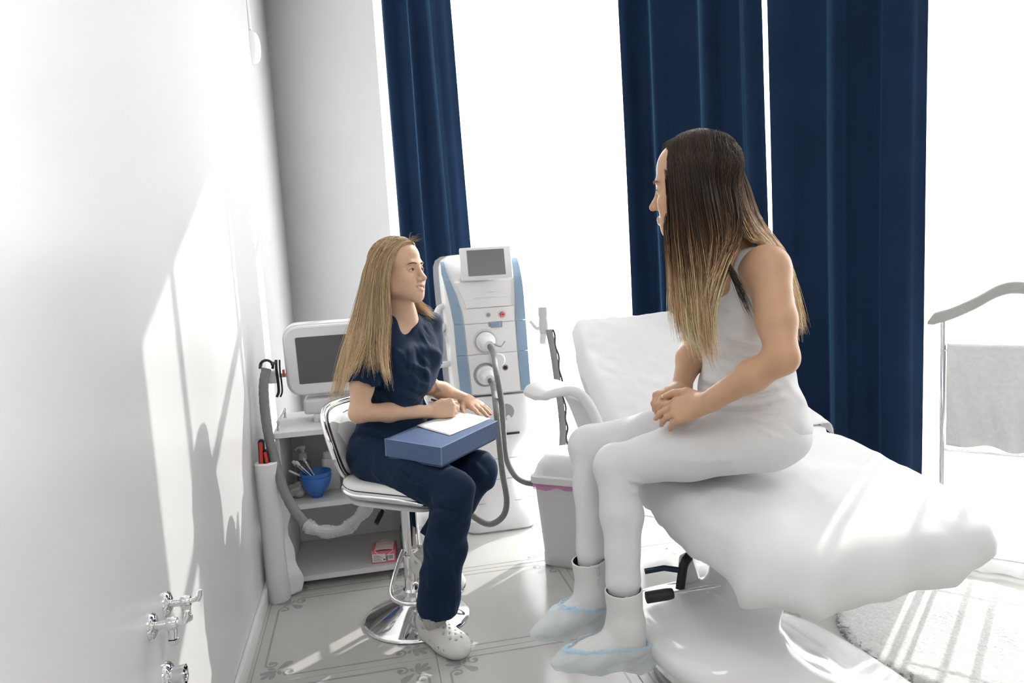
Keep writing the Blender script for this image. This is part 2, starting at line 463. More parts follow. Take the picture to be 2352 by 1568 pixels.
def from_arrays(name, parts, material, parent=None, color=None):
    """joins (verts, quads) arrays into ONE mesh object; color: fn(verts) -> rgb"""
    off = base_of(parent) if parent is not None else V(0, 0, 0)
    vv = []; ff = []; n = 0
    for v, q in parts:
        vv.append(v); ff.append(q+n); n += len(v)
    vv = np.concatenate(vv); ff = np.concatenate(ff); k = ff.shape[1]
    me = bpy.data.meshes.new(name)
    me.vertices.add(len(vv)); me.vertices.foreach_set('co', (vv-off).astype(np.float32).ravel())
    me.loops.add(ff.size); me.loops.foreach_set('vertex_index', ff.astype(np.int32).ravel())
    me.polygons.add(len(ff)); me.polygons.foreach_set('loop_start', np.arange(0, ff.size, k, dtype=np.int32))
    me.polygons.foreach_set('use_smooth', np.ones(len(ff), bool))
    me.update(calc_edges=True)
    me.materials.append(material)
    if color is not None:
        rgb = color(vv) if callable(color) else color
        a = me.color_attributes.new('Col', 'FLOAT_COLOR', 'POINT')
        a.data.foreach_set('color', np.concatenate([rgb, np.ones((len(vv), 1))], 1).astype(np.float32).ravel())
    o = bpy.data.objects.new(name, me); COL.objects.link(o)
    if parent is not None: o.parent = parent
    return o
# ------------------------------------------------------------------ the room
WA = V(-.475, 5.03); WU = V(math.cos(math.radians(46)), -math.sin(math.radians(46))); WN = V(-math.sin(math.radians(46)), -math.cos(math.radians(46)))
def W(t, z, off=0.):
    p = WA+WU*t+WN*off; return V(p[0], p[1], z)
WROT = np.array([[WU[0], WN[0], 0], [WU[1], WN[1], 0], [0, 0, 1]])
CEILZ, TOPZ, TEND = 3.15, 2.98, 5.4
XR = float(WA[0]+WU[0]*TEND); YR = float(WA[1]+WU[1]*TEND); YF = -2.4
def wbox(m, t0, t1, z0, z1, o0, o1):
    c = W((t0+t1)/2, (z0+z1)/2, (o0+o1)/2); return m.box(c, (t1-t0, o1-o0, z1-z0), WROT)

# floor: grout bed, tiles with a raised edge and a printed scroll border
m = MB(); m.prism([V(-.475, YF, -.05), V(XR, YF, -.05), V(XR, YR, -.05), V(-.475, 5.03, -.05)], (0, 0, .0485))
floor = struct(m.build('floor', M_GROUT, smooth=False))
TX0, TY0, TPX, TPY = -.45, 2.281, .583, .62
def clip_poly(poly, p, nrm):
    out = []
    for i in range(len(poly)):
        a, b = poly[i], poly[(i+1) % len(poly)]; da, db = (a-p)@nrm, (b-p)@nrm
        if da <= 0: out.append(a)
        if (da < 0) != (db < 0) and da != db: out.append(a+(b-a)*da/(da-db))
    return out
def tile_mesh(poly, z=0.):
    g = .0011; c = np.mean(poly, 0); m = MB()
    def ins(d):
        n_ = len(poly); out = []
        for i in range(n_):
            a, b, cc = poly[i-1], poly[i], poly[(i+1) % n_]
            e1, e2 = unit(b-a), unit(cc-b); n1, n2 = V(-e1[1], e1[0]), V(-e2[1], e2[0])
            den = n1[0]*n2[1]-n1[1]*n2[0]
            if abs(den) < 1e-6: out.append(b+n1*d); continue
            r1, r2 = (b+n1*d)@n1, (b+n2*d)@n2
            out.append(V((r1*n2[1]-r2*n1[1])/den, (n1[0]*r2-n2[0]*r1)/den))
        return out
    A, B = ins(g), ins(g+.0012)
    m.loft([[V(p[0], p[1], -.0016) for p in A], [V(p[0], p[1], -.0008) for p in A], [V(p[0], p[1], 0) for p in B]])
    return m
def spiral_strip(m, c, a0, turns, r0, r1, w0, w1, z, sgn=1):
    N = 26; P = []; Q = []
    for i in range(N+1):
        t = i/N; a = a0+sgn*turns*2*math.pi*t; r = r0+(r1-r0)*t; w = w0+(w1-w0)*t
        d = V(math.cos(a), math.sin(a)); P.append(V(*(c+d*(r+w/2)), z)); Q.append(V(*(c+d*(r-w/2)), z))
    m.add(P+Q, [(i, i+1, N+1+i+1, N+1+i) for i in range(N)])
    e = c+V(math.cos(a), math.sin(a))*r1
    m.add([V(e[0]+w1*1.1*math.cos(k*math.pi/5), e[1]+w1*1.1*math.sin(k*math.pi/5), z) for k in range(10)], [tuple(range(10))])
def petal(m, a, b, w, z, tip=.55):
    d = unit(b-a); nn = V(-d[1], d[0]); L = np.linalg.norm(b-a); R = []; Lf = []
    for i in range(9):
        t = i/8; ww = w*(math.sin(math.pi*min(1, t/tip*.5)) if t < tip else math.cos((t-tip)/(1-tip)*math.pi/2)**.6)
        ww = max(ww, w*.05); R.append(a+d*L*t+nn*ww); Lf.append(a+d*L*t-nn*ww)
    m.add([V(p[0], p[1], z) for p in R+Lf], [(i, i+1, 9+i+1, 9+i) for i in range(8)])
def inlay_mesh():
    """border lines with a scroll at each end and a small palmette over each corner; centred tile"""
    m = MB(); z = .0003; hx, hy = TPX/2, TPY/2; ins = .034; w = .0075; gap = .115
    for sx, sy, horiz in ((0, 1, 1), (0, -1, 1), (1, 0, 0), (-1, 0, 0)):
        if horiz:
            y = sy*(hy-ins); x = hx-gap
            m.add([V(-x, y-w/2, z), V(x, y-w/2, z), V(x, y+w/2, z), V(-x, y+w/2, z)], [(0, 1, 2, 3)])
            for e in (-1, 1):
                c = V(e*x, y-sy*.022); a0 = math.pi/2*sy; spiral_strip(m, c, a0, .86, .022, .006, w, .009, z, sgn=-e*sy)
        else:
            x = sx*(hx-ins); y = hy-gap
            m.add([V(x-w/2, -y, z), V(x+w/2, -y, z), V(x+w/2, y, z), V(x-w/2, y, z)], [(0, 1, 2, 3)])
            for e in (-1, 1):
                c = V(x-sx*.022, e*y); a0 = 0 if sx > 0 else math.pi; spiral_strip(m, c, a0, .86, .022, .006, w, .009, z, sgn=e*sx)
    for sx in (-1, 1):
        for sy in (-1, 1):
            k = V(sx*(hx-.075), sy*(hy-.075)); d = unit(V(sx, sy)); s_ = V(-d[1], d[0])
            petal(m, k, k-d*.062, .014, z, .8)
            petal(m, k+d*.004, k+d*.066, .009, z, .75)
            petal(m, k+d*.002, k+d*.05+s_*.026, .009, z, .8); petal(m, k+d*.002, k+d*.05-s_*.026, .009, z, .8)
            petal(m, k+s_*.004, k+s_*.03+d*.012, .007, z, .7); petal(m, k-s_*.004, k-s_*.03+d*.012, .007, z, .7)
    return m
full = [V(-TPX/2, -TPY/2), V(TPX/2, -TPY/2), V(TPX/2, TPY/2), V(-TPX/2, TPY/2)]
tile_me = tile_mesh(full).mesh('tile', M_TILE, smooth=False); inlay_me = inlay_mesh().mesh('border_print', M_INLAY, smooth=False)
for i in range(-1, 7):
    for j in range(-4, 5):
        x0, y0 = TX0+i*TPX, TY0+j*TPY; c = V(x0+TPX/2, y0+TPY/2)
        poly = [c+p for p in full]
        poly = clip_poly(poly, WA, -WN); 
        if len(poly) < 3: continue
        poly = clip_poly(poly, V(-.475, 0), V(-1, 0))
        if len(poly) < 3: continue
        whole = len(poly) == 4 and all(min(np.linalg.norm(p-(c+q)) for q in full) < 1e-6 for p in poly)
        if whole: me = tile_me
        else:
            me = tile_mesh([p-c for p in poly]).mesh('tile', M_TILE, smooth=False)
        t = bpy.data.objects.new('tile', me); COL.objects.link(t); t.parent = floor; t.location = (c[0], c[1], 0)
        if whole:
            q = bpy.data.objects.new('border_print', inlay_me); COL.objects.link(q); q.parent = t

m = MB(); m.box((-.575, (YF+5.03)/2-.0, CEILZ/2-.03), (.2, 5.23-YF, CEILZ+.06)); struct(m.build('wall_left', M_WALLG, smooth=False))
m = MB(); m.bbox((-.468, (YF+5.03)/2, .035), (.014, 5.03-YF, .07), .004); struct(m.build('baseboard_left', M_TRIM))
m = MB()
wbox(m, -.2, .93, -.05, CEILZ, -.3, 0); wbox(m, 3.22, 3.56, -.05, CEILZ, -.3, 0); wbox(m, 4.75, TEND+.2, -.05, CEILZ, -.3, 0)
wbox(m, .93, 3.22, TOPZ, CEILZ, -.3, 0); wbox(m, 3.56, 4.75, TOPZ, CEILZ, -.3, 0)
wbox(m, .93, 3.22, -.05, .05, -.3, 0); wbox(m, 3.56, 4.75, -.05, .05, -.3, 0)
struct(m.build('wall_back', M_WALL, smooth=False))
m = MB(); wbox(m, .0, .93, 0, .07, 0, .014); struct(m.build('baseboard_back', M_TRIM, smooth=False, bevel=.003))
m = MB(); m.box((XR+.1, (YR+YF)/2, CEILZ/2), (.2, YR-YF, CEILZ)); struct(m.build('wall_right', M_WALL, smooth=False))
m = MB(); m.box(((XR-.475)/2, YF-.1, CEILZ/2), (XR+.475+.4, .2, CEILZ)); struct(m.build('wall_front', M_WALL, smooth=False))
m = MB(); m.prism([V(-.675, YF-.2, CEILZ), V(XR+.2, YF-.2, CEILZ), V(XR+.2, YR+.1, CEILZ), V(-.675, 5.5, CEILZ)], (0, 0, .1)); struct(m.build('ceiling', M_CEIL, smooth=False))

# windows: frames, bars and panes
def window(name, t0, t1, bars, rails, z0=.05, z1=TOPZ, kick=.15):
    m = MB(); o0, o1 = -.20, -.14; fw = .06
    wbox(m, t0, t0+fw, z0, z1, o0, o1); wbox(m, t1-fw, t1, z0, z1, o0, o1); wbox(m, t0+fw, t1-fw, z1-fw, z1, o0, o1); wbox(m, t0+fw, t1-fw, z0, z0+kick, o0, o1)
    f = struct(m.build(name, M_TRIM, smooth=False, bevel=.004))
    for tb, w in bars:
        m = MB(); wbox(m, tb-w/2, tb+w/2, z0+kick, z1-fw, o0+.008, o1-.004); m.build('window_bar', M_TRIM, f, smooth=False, bevel=.003)
    for zb, w in rails:
        m = MB(); wbox(m, t0+fw, t1-fw, zb-w/2, zb+w/2, o0+.01, o1-.008); m.build('window_rail', M_TRIM, f, smooth=False, bevel=.003)
    m = MB(); wbox(m, t0+fw, t1-fw, z0+kick, z1-fw, -.176, -.168); m.build('window_pane', M_GLASS, f, smooth=False)
    return f
window('window_1', .93, 3.22, [(1.62, .035), (2.30, .04), (2.9, .035)], [(2.2, .04)])
window('window_2', 3.56, 4.75, [(3.645, .010), (3.70, .024), (3.835, .020), (3.912, .022), (4.2, .03), (4.45, .03)], [(2.2, .03)], kick=.19)
m = MB(); wbox(m, .5, 5.2, -.05, .08, -1.6, -.32); o = struct(m.build('balcony_slab', mat('concrete', (.30, .30, .30), .85, noise=.1, nscale=12), smooth=False))

# light portals help the renderer find the windows
for i, (t0, t1) in enumerate(((.95, 3.2), (3.58, 4.73))):
    ld = bpy.data.lights.new('window_portal', 'AREA'); ld.shape = 'RECTANGLE'; ld.size = t1-t0; ld.size_y = TOPZ-.05
    try: ld.cycles.is_portal = True
    except Exception: pass
    lo = bpy.data.objects.new('window_portal', ld); COL.objects.link(lo)
    lo.matrix_world = Matrix(((WU[0], 0, -WN[0], 0), (WU[1], 0, -WN[1], 0), (0, 1, 0, 0), (0, 0, 0, 1)))
    lo.location = Vector(W((t0+t1)/2, (TOPZ+.05)/2, -.29))

# curtains
def folds(pairs):
    T = [p[0] for p in pairs]; O = [p[1] for p in pairs]
    return lambda t: float(np.interp(t, T, O))
def curtain(name, label, t0, t1, flare0, flare1, amp, nf, ph, off, seed, mats=M_NAVYVEL, th=.006, z0=.17, z1=2.96, nu=150, sharp=1.0, group=None):
    rnd = random.Random(seed); ks = [(rnd.uniform(.7, 1.3), rnd.uniform(0, 6.28)) for _ in range(3)]
    def prof(s, zz):
        a = 2*math.pi*nf*s+ph+.5*math.sin(2*math.pi*s*ks[0][0]*1.5+ks[0][1])+.12*math.sin(zz*2+ks[1][1])
        b = math.sin(a); b = math.copysign(abs(b)**sharp, b)
        return amp*b*(.8+.3*math.sin(2*math.pi*s*ks[2][0]*2+ks[2][1]))*(.8+.25*(1-zz/3))+.004*math.sin(zz*3+s*9)
    def fn(s, v):
        zz = z0+(z1-z0)*v; k = 1-v
        t = t0+flare0*k+(t1+flare1*k-t0-flare0*k)*s
        t += .30*amp*math.cos(2*math.pi*nf*s+ph+.5*math.sin(2*math.pi*s*ks[0][0]*1.5+ks[0][1]))*min(1, s*8, (1-s)*8)
        e = 1e-3; d = (prof(min(s+e, 1), zz)-prof(max(s-e, 0), zz))/(2*e)/max(t1-t0, .1)
        nn = unit(V(*(WN-WU*d), 0)); return W(t, zz, off+prof(s, zz)), nn
    m = MB(); m.slab(fn, nu, 16, th); o = m.build(name, mats, sharp=60)
    recenter(o, W((t0+t1)/2, z0, off)); tag(o, label, 'curtain' if mats is not M_SHEER else 'sheer curtain')
    if group: o['group'] = group
    return o
curtain('velvet_curtain', 'narrow navy velvet curtain gathered beside the bare corner wall', 1.12, 1.535, .005, .07, .036, 2.6, .6, .11, 3, sharp=.75)
curtain('velvet_curtain', 'navy velvet curtain behind the seated person in white, left of the bright slit', 2.515, 3.100, .02, .026, .042, 3.1, 2.2, .15, 5, sharp=.75)
curtain('velvet_curtain', 'navy velvet curtain right of the bright slit, behind the foot of the couch', 3.130, 3.672, .018, -.02, .042, 2.7, .2, .15, 9, sharp=.75)
curtain('sheer_curtain', 'white sheer curtain over the window above the laser machine', 1.2, 3.3, 0, 0, .016, 22, 0, .055, 11, M_SHEER, .0015, z0=.02, nu=420)
curtain('sheer_curtain', 'white sheer curtain over the window behind the coat valet', 3.4, 4.85, 0, 0, .016, 13, 1, .055, 13, M_SHEER, .0015, z0=.02, nu=300)

# small things on the left wall
p = V(-.475, 4.10, 2.42)
t = thing('wall_detector', 'small rounded white detector high on the left wall', 'detector', p)
m = MB(); prof = [(.0, .05), (.02, .048), (.036, .038), (.044, .018), (.046, 0.)]
m.lathe(prof, p, 20, (1, 0, 0)); v = np.array(m.v); v[:, 2] = p[2]+(v[:, 2]-p[2])*1.9; m.v = [tuple(q) for q in v]; m.build('housing', M_PLAST, t)
m = MB(); m.bbox(p+V(.006, .005, .09+.30), (.012, .03, .6), .003); m.build('cable_duct', M_PLAST, t)

def valve(p, label):
    t = thing('angle_valve', label, 'valve', p, 'water valves on the left wall')
    m = MB(); m.lathe([(0, .012), (.014, .012), (.024, .008), (.029, .002), (.029, 0)], p, 24, (1, 0, 0)); m.build('rosette', M_CHROME, t)
    m = MB(); m.tube([p+V(.008, 0, 0), p+V(.034, 0, 0)], .0085, 14); m.lathe([(.0, .030), (.012, .030), (.0135, .033), (.0135, .046), (.011, .05), (0, .05)], p, 16, (1, 0, 0))
    m.tube([p+V(.05, 0, 0), p+V(.064, 0, .002)], .006, 10); m.build('valve_body', M_CHROME, t)
    m = MB(); m.tube([p+V(.040, 0, -.008), p+V(.040, -.004, -.030)], .0095, 14); m.lathe([(.012, 0), (.012, .008), (.0105, .012)], p+V(.040, -.004, -.030), 6, (0, 0, -1), cap=True); m.build('outlet', M_CHROME, t)
    m = MB(); m.tube([p+V(.063, 0, .0), p+V(.069, .0, .010), p+V(.071, 0, .022)], [.007, .006, .0045], 10); m.build('lever', M_CHROME, t)
valve(V(-.475, 1.525, .585), 'nearer of the two chrome water valves low on the left wall')
valve(V(-.475, 1.640, .578), 'farther of the two chrome water valves low on the left wall')
p = V(-.475, 1.585, .440)
t = thing('drain_outlet', 'round chrome drain outlet below the two wall valves', 'drain', p)
m = MB(); m.lathe([(.0205, .014), (.026, .012), (.033, .006), (.035, 0)], p, 28, (1, 0, 0)); m.build('rosette', M_CHROME, t)
m = MB(); m.lathe([(.017, .0), (.021, .0), (.021, .030), (.0225, .032), (.0225, .038), (.018, .04), (.0175, .036), (.017, .01)], p, 28, (1, 0, 0)); m.build('pipe_stub', M_CHROME, t)
m = MB(); m.lathe([(.0, .012), (.017, .012)], p, 20, (1, 0, 0)); m.build('pipe_bore', M_DARK, t)

# round shag rug: tufted disc
rc = V(1.806, 1.885); RR = .40
rnd = np.random.default_rng(4)
t = thing('round_rug', 'round white shag rug in sunlight on the tiled floor', 'rug', (rc[0], rc[1], 0))
na, nr = 220, 60; PV = []; 
for j in range(nr+1):
    q_ = j/nr; r_ = RR*q_ if j < nr else RR
    for k in range(na):
        a = 2*math.pi*k/na; e_ = 1+.012*rnd.normal() if j > nr-3 else 1
        z_ = .024-.010*max(0, (q_-.93)/.07)**2+.0010*rnd.normal()*min(1, q_*4)+.0015*math.sin(a*7+q_*9)*q_; PV.append((rc[0]+r_*e_*math.cos(a), rc[1]+r_*e_*math.sin(a), z_ if j < nr else .004))
m = MB(); m.add(PV, [(j*na+k, j*na+(k+1) % na, (j+1)*na+(k+1) % na, (j+1)*na+k) for j in range(nr) for k in range(na)]); m.add([(rc[0], rc[1], .001)]+[(rc[0]+.97*RR*math.cos(2*math.pi*k/na), rc[1]+.97*RR*math.sin(2*math.pi*k/na), .001) for k in range(na)], [(0, 1+(k+1) % na, 1+k) for k in range(na)])
m.build('pile_top', M_RUG, t, sharp=0)
n_ = 3000; a = rnd.uniform(0, 2*math.pi, n_); rr = RR-rnd.uniform(-.002, .022, n_)
X = rc[0]+rr*np.cos(a); Y = rc[1]+rr*np.sin(a); out_ = rnd.uniform(.002, .008, n_)
vv = np.zeros((n_, 4, 3)); th0 = rnd.uniform(0, 6.28, n_); zb = np.clip(.020-(rr-RR+.022)*.5+rnd.uniform(-.004, .003, n_), .003, .03)
for k in range(3):
    vv[:, k, 0] = X+.0028*np.cos(th0+k*2.094); vv[:, k, 1] = Y+.0028*np.sin(th0+k*2.094); vv[:, k, 2] = zb+.0028*math.cos(k*2.094)
vv[:, 3, 0] = X+np.cos(a)*out_+rnd.normal(0, .002, n_); vv[:, 3, 1] = Y+np.sin(a)*out_+rnd.normal(0, .002, n_); vv[:, 3, 2] = np.maximum(zb+rnd.uniform(-.006, .003, n_), .001)
b_ = (np.arange(n_)*4)[:, None]
tri = np.concatenate([b_+np.array([[0, 1, 3]]), b_+np.array([[1, 2, 3]]), b_+np.array([[2, 0, 3]])])
o = from_arrays('pile_edge', [(vv.reshape(-1, 3), tri)], mat('rug_fibre', (.74, .735, .72), 1., spec=.05), t); o['kind'] = 'stuff'
# ------------------------------------------------------------------ treatment couch
BA = V(-.122, .993, 0); BR = V(.993, .122, 0); HR = V(1.397, 2.064, .71); BW = .68
BM = HR-BR*BW/2                                           # middle of the hinge line
def plan_rings(w, L, r, prof, n=9):
    secs = []
    for ins, z in prof:
        w2, L2 = w-2*ins, L-2*ins; rr_ = max(min(r-ins*.6, w2/2-.001, L2/2-.001), .001)
        secs.append([V(x, y, z) for x, y in dens(rrect(w2, L2, rr_, n), 200)])
    return secs
def dens(poly, n):
    P = np.array(poly+[poly[0]]); d = np.r_[0, np.cumsum(np.linalg.norm(np.diff(P, axis=0), axis=1))]
    q = np.linspace(0, d[-1], n, endpoint=False)
    return list(np.stack([np.interp(q, d, P[:, 0]), np.interp(q, d, P[:, 1])], 1))
def fbm(p, s, o=3):
    a = 0; w = 1
    for i in range(o): a += w*mnoise.noise(Vector(p)*s); s *= 2.1; w *= .5
    return a
couch = thing('treatment_couch', 'white treatment couch with sheeted cushion and glossy moulded base', 'couch', (BM[0]-BA[0]*.2, BM[1]-BA[1]*.2, 0))
SL = math.radians(9); LL = .70; cS, sS = math.cos(SL), math.sin(SL)
def leg_pt(x, y, z):                                      # x across, y from hinge towards the head (negative = towards the foot)
    return BM+BR*x+BA*(y*cS)+V(0, 0, y*sS)+(BA*(-sS)+V(0, 0, cS))*z
# leg cushion under its fleece sheet
prof = [(.10, -.165), (.03, -.160), (.004, -.145), (-.006, -.12), (-.006, -.09), (.001, -.066), (.006, -.047), (.017, -.028), (.034, -.013), (.056, -.004), (.082, .001), (.11, .003), (.15, .003), (.19, .003), (.23, .003), (.27, .002), (.30, .002), (.335, .002)]
secs = plan_rings(BW+.02, LL, .15, prof); out = []
for k, sec in enumerate(secs):
    o_ = []
    for j, p in enumerate(sec):
        y0 = p[1]-LL/2+.03; edge = max(0, min(1, (8-k)/5))
        wv = fbm((p[0], p[1], 0), 7, 2); wv2 = fbm((p[0]*.6, p[1], p[2]*.3), 16, 2)
        z = p[2]+(.022*wv+.010*wv2)*(1 if k < 3 else .25)+.004*fbm((p[0], p[1], 3), 11)
        if k >= 8:                                        # creases that run out from where she sits
            dx, dy = p[0]+.20, y0+.06; rad = math.hypot(dx, dy); an = math.atan2(dy, dx)
            z += .007*math.sin(an*11+2*math.sin(an*3))*math.exp(-((rad-.30)/.15)**2)-.03*math.exp(-(rad/.17)**2)
        sw = 1+.035*edge*math.sin(j*.33+2*math.sin(j*.11))*(1 if k < 7 else .3)
        o_.append(leg_pt(p[0]*sw, y0 if k > 7 else y0+(p[1]*.03*edge*math.sin(j*.4)), z))
    out.append(o_)
m = MB(); m.loft(out); m.build('leg_cushion', M_SHEET, couch, sharp=0)
# seat block and hinge gap
m = MB(); secs = plan_rings(BW-.02, .22, .06, [(.03, -.15), (.005, -.14), (0, -.10), (0, -.04), (.006, -.015), (.03, -.004), (.06, 0), (.09, 0), (.105, 0)])
m.loft([[BM+BR*p[0]+BA*(p[1]+.04)+V(0, 0, p[2]-.004) for p in s_] for s_ in secs]); m.build('seat_cushion', M_SHEET, couch, sharp=0)
# backrest, tapered to the head end
BLEN = .74; BSL = math.atan2(.30, .67); cB, sB = math.cos(BSL), math.sin(BSL)
def back_pt(x, y, z):
    q = min(max(y/BLEN, 0), 1.05); x = x*(1-.40*q**1.6)
    return BM+BR*x+BA*(y*cB)+V(0, 0, y*sB)+(BA*(-sB)+V(0, 0, cB))*z
prof = [(.08, -.13), (.02, -.125), (.0, -.105), (-.006, -.075), (-.002, -.04), (.006, -.018), (.02, -.006), (.045, 0), (.08, 0), (.12, -.003), (.17, -.006), (.22, -.008), (.27, -.009), (.31, -.01), (.335, -.01)]
secs = plan_rings(BW+.01, BLEN+.02, .11, prof)
m = MB(); m.loft([[back_pt(p[0], p[1]+BLEN/2, p[2]+.006*fbm((p[0], p[1], 7), 9)+.004*fbm((p[0]*.5, p[1], 1), 22, 2)) for p in s_] for s_ in secs])
m.build('backrest', M_SHEET, couch, sharp=0)
# paper sheet laid over the backrest, hanging over its sides
def bs(s_, v):
    x = (s_-.5)*(BW+.05); y = -.04+v*(BLEN+.05)
    dropx = max(0, abs(s_-.5)-.44)/.06; z = .010+.004*fbm((x*2, y*2, 5), 8)+.006*math.sin(x*9+y*14)*.6-.09*dropx**2*(.6+.5*fbm((0, y, 2), 7, 1))
    e = back_pt(x, y, z); return e, unit(-BA*sB+V(0, 0, cB))
m = MB(); m.slab(bs, 60, 60, .002); m.build('paper_cover', M_PAPER, couch, sharp=0)
# armrest on her far side: a flat pad bending down into an upright band
ax = BM-BR*(BW/2+.03)
path = spline([ax+BA*.13-BR*.0+V(0, 0, -.09), ax+BA*.17-BR*.02+V(0, 0, .03), ax+BA*.19-BR*.05+V(0, 0, .12), ax+BA*.20-BR*.09+V(0, 0, .158), ax+BA*.21-BR*.145+V(0, 0, .158), ax+BA*.22-BR*.20+V(0, 0, .142)], 26)
secs = []
for i, p in enumerate(path):
    T = unit(path[min(i+1, 25)]-path[max(i-1, 0)]); S = unit(np.cross(T, BA)); wid = .085*(1 if i < 23 else math.sqrt(max(.3, 1-((i-22)/3.6)**2))); th = (.020-.007*i/25)*(1 if i < 24 else .6)
    secs.append([p+BA*x*wid/.085+S*y for x, y in rrect(.17, th*2, th*.9, 4)])
m = MB(); m.loft(secs); m.build('armrest', M_LEATHER, couch, sharp=0)
# steel under-frame and pivot
m = MB(); m.bbox(BM-BA*.18+V(0, 0, -.20), (.46, .62, .03), .006, rot=np.array([BR, BA, V(0, 0, 1)]).T); m.build('under_frame', M_STEEL, couch)
m = MB(); m.tube([BM-BR*.27-BA*.02+V(0, 0, -.19), BM+BR*.27-BA*.02+V(0, 0, -.19)], .022, 16); m.build('pivot_tube', M_STEEL, couch)
# glossy moulded pedestal
pc = BM-BA*.20
def supr(w, l, e=3.2, n=88): return [(math.copysign(abs(math.cos(a))**(2/e), math.cos(a))*w/2, math.copysign(abs(math.sin(a))**(2/e), math.sin(a))*l/2) for a in np.linspace(0, 2*math.pi, n, endpoint=False)]
prof = np.array([(.60, .80, .0, .0), (.60, .80, .03, .0), (.585, .76, .06, -.02), (.53, .68, .11, -.09), (.475, .60, .16, -.165), (.43, .55, .215, -.225), (.395, .51, .248, -.265), (.365, .48, .275, -.285), (.33, .44, .297, -.285), (.26, .37, .315, -.255), (.18, .30, .33, -.20), (.14, .24, .36, -.15), (.14, .24, .52, -.12)])
prof = spline(prof, 40)
m = MB(); m.loft([[V(pc[0], pc[1], z)+BR*(x+cx_)+BA*(y-.06) for x, y in supr(w, l)] for w, l, z, cx_ in prof]); o = m.build('pedestal', M_PLASTG, couch, sharp=0)
m = MB(); m.loft([[V(pc[0], pc[1], z)+BR*x+BA*(y-.06) for x, y in dens(rrect(w, l, .23, 8), 88)] for w, l, z in ((.62, .82, .002), (.62, .82, .02), (.61, .81, .024))]); m.build('base_skirt', M_GREY, couch, sharp=30)
# hand levers on her side
g0, g1, g2 = at(1484, 1372, 1.93), at(1546, 1362, 1.94), at(1655, 1345, 1.97)
m = MB(); m.tube([g1, g2], .0055, 10); lev = m.build('tilt_lever', M_CHROME, couch)
m = MB(); m.tube(spline([g0, g0+(g1-g0)*.08, g0+(g1-g0)*.5, g0+(g1-g0)*.93, g1], 12), [.012, .0155, .0155]+[.0155]*5+[.0145, .0135, .013, .009], 14); m.build('lever_grip', M_RUBBER, lev)
g = [at(1562, 1352, 2.05), at(1566, 1322, 2.05), at(1571, 1295, 2.05), at(1583, 1277, 2.06)]
m = MB(); m.tube(spline(g, 12), .0135, 12, flat=.7); hl = m.build('height_lever', M_BLACK, couch)
m = MB(); m.tube([at(1481, 1312, 2.04), at(1525, 1304, 2.04), at(1560, 1309, 2.05)], .0085, 10, flat=.6); m.build('lever_arm', mat('blue_black_steel', (.03, .045, .07), .3, .6), hl)
m = MB(); m.loft([[at(*q, 2.08) for q in ((1552, 1350), (1560, 1275), (1585, 1262), (1610, 1350))], [at(*q, 2.12) for q in ((1556, 1350), (1562, 1275), (1590, 1262), (1615, 1350))]]); m.build('lever_housing', M_PLASTG, couch, sharp=20, bevel=.006)

# ------------------------------------------------------------------ cabinet against the left wall
CX0, CX1, CY0, CY1 = -.392, .125, 2.95, 3.36
cab = thing('open_cabinet', 'low open white cabinet with three shelves on casters', 'cabinet', ((CX0+CX1)/2, (CY0+CY1)/2, 0))
def slabp(nm, x0, x1, y0, y1, z0, z1, mt=M_LAM, par=cab):
    m = MB(); m.bbox(((x0+x1)/2, (y0+y1)/2, (z0+z1)/2), (x1-x0, y1-y0, z1-z0), .002, 1); return m.build(nm, mt, par)
slabp('top_panel', CX0-.006, CX1+.006, CY0-.006, CY1, .625, .647)
slabp('side_panel', CX0, CX0+.016, CY0+.004, CY1, .03, .625); slabp('side_panel', CX1-.016, CX1, CY0+.004, CY1, .03, .625)
slabp('back_panel', CX0+.016, CX1-.016, CY1-.012, CY1, .03, .625)
slabp('shelf', CX0+.016, CX1-.016, CY0, CY1-.012, .328, .35); slabp('shelf', CX0+.016, CX1-.016, CY0, CY1-.012, .03, .052)
for x in (CX0+.05, CX1-.05):
    for y in (CY0+.07, CY1-.06):
        m = MB(); m.lathe([(0, -.009), (.013, -.009), (.0145, -.006), (.0145, .006), (.013, .009), (0, .009)], (x, y, .0146), 20, (1, 0, 0)); m.bbox((x, y+.004, .026), (.024, .03, .006), .001); m.build('caster', M_CASTER, cab)
# short rail on the left edge of the top
ra, rb = V(CX0+.012, CY0+.05, .647), V(CX0+.012, CY0+.30, .647)
m = MB()
m.tube([ra+V(0, -.012, .036), rb+V(0, .012, .036)], .0055, 12); rail = m.build('top_rail', M_STEEL, cab)
for q in (ra, rb):
    m = MB(); m.lathe([(.008, 0), (.0075, .004), (.005, .008), (.005, .03), (.0075, .036), (0, .043)], q, 14); m.build('rail_post', M_STEEL, rail)

# white desktop device on the cabinet
mc = V(-.165, 3.10, .905); tilt = math.radians(6); mr = np.array([[1, 0, 0], [0, math.cos(tilt), -math.sin(tilt)], [0, math.sin(tilt), math.cos(tilt)]]).T
dev = thing('desktop_device', 'white desktop treatment device with dark screen on the cabinet', 'device', (-.165, 3.16, .647))
def dp(x, y, z): return mc+mr.T@V(x, y, z)
def rr3(w, h_, r, y, zc=0, n=10): return [dp(x, y, z+zc) for x, z in dens(rrect(w, h_, r, n), 96)]
m = MB(); m.loft([rr3(.345, .285, .055, 0), rr3(.36, .30, .06, .008), rr3(.362, .302, .06, .06), rr3(.33, .27, .05, .11), rr3(.24, .2, .04, .125)]); m.build('housing', M_SHELL, dev, sharp=35)
m = MB(); m.loft([rr3(.35, .29, .056, .004), rr3(.348, .288, .056, -.004), rr3(.335, .275, .05, -.008), rr3(.262, .20, .003, -.008), rr3(.258, .196, .002, -.003)], caps=False); m.build('bezel', M_PLAST, dev, sharp=25)
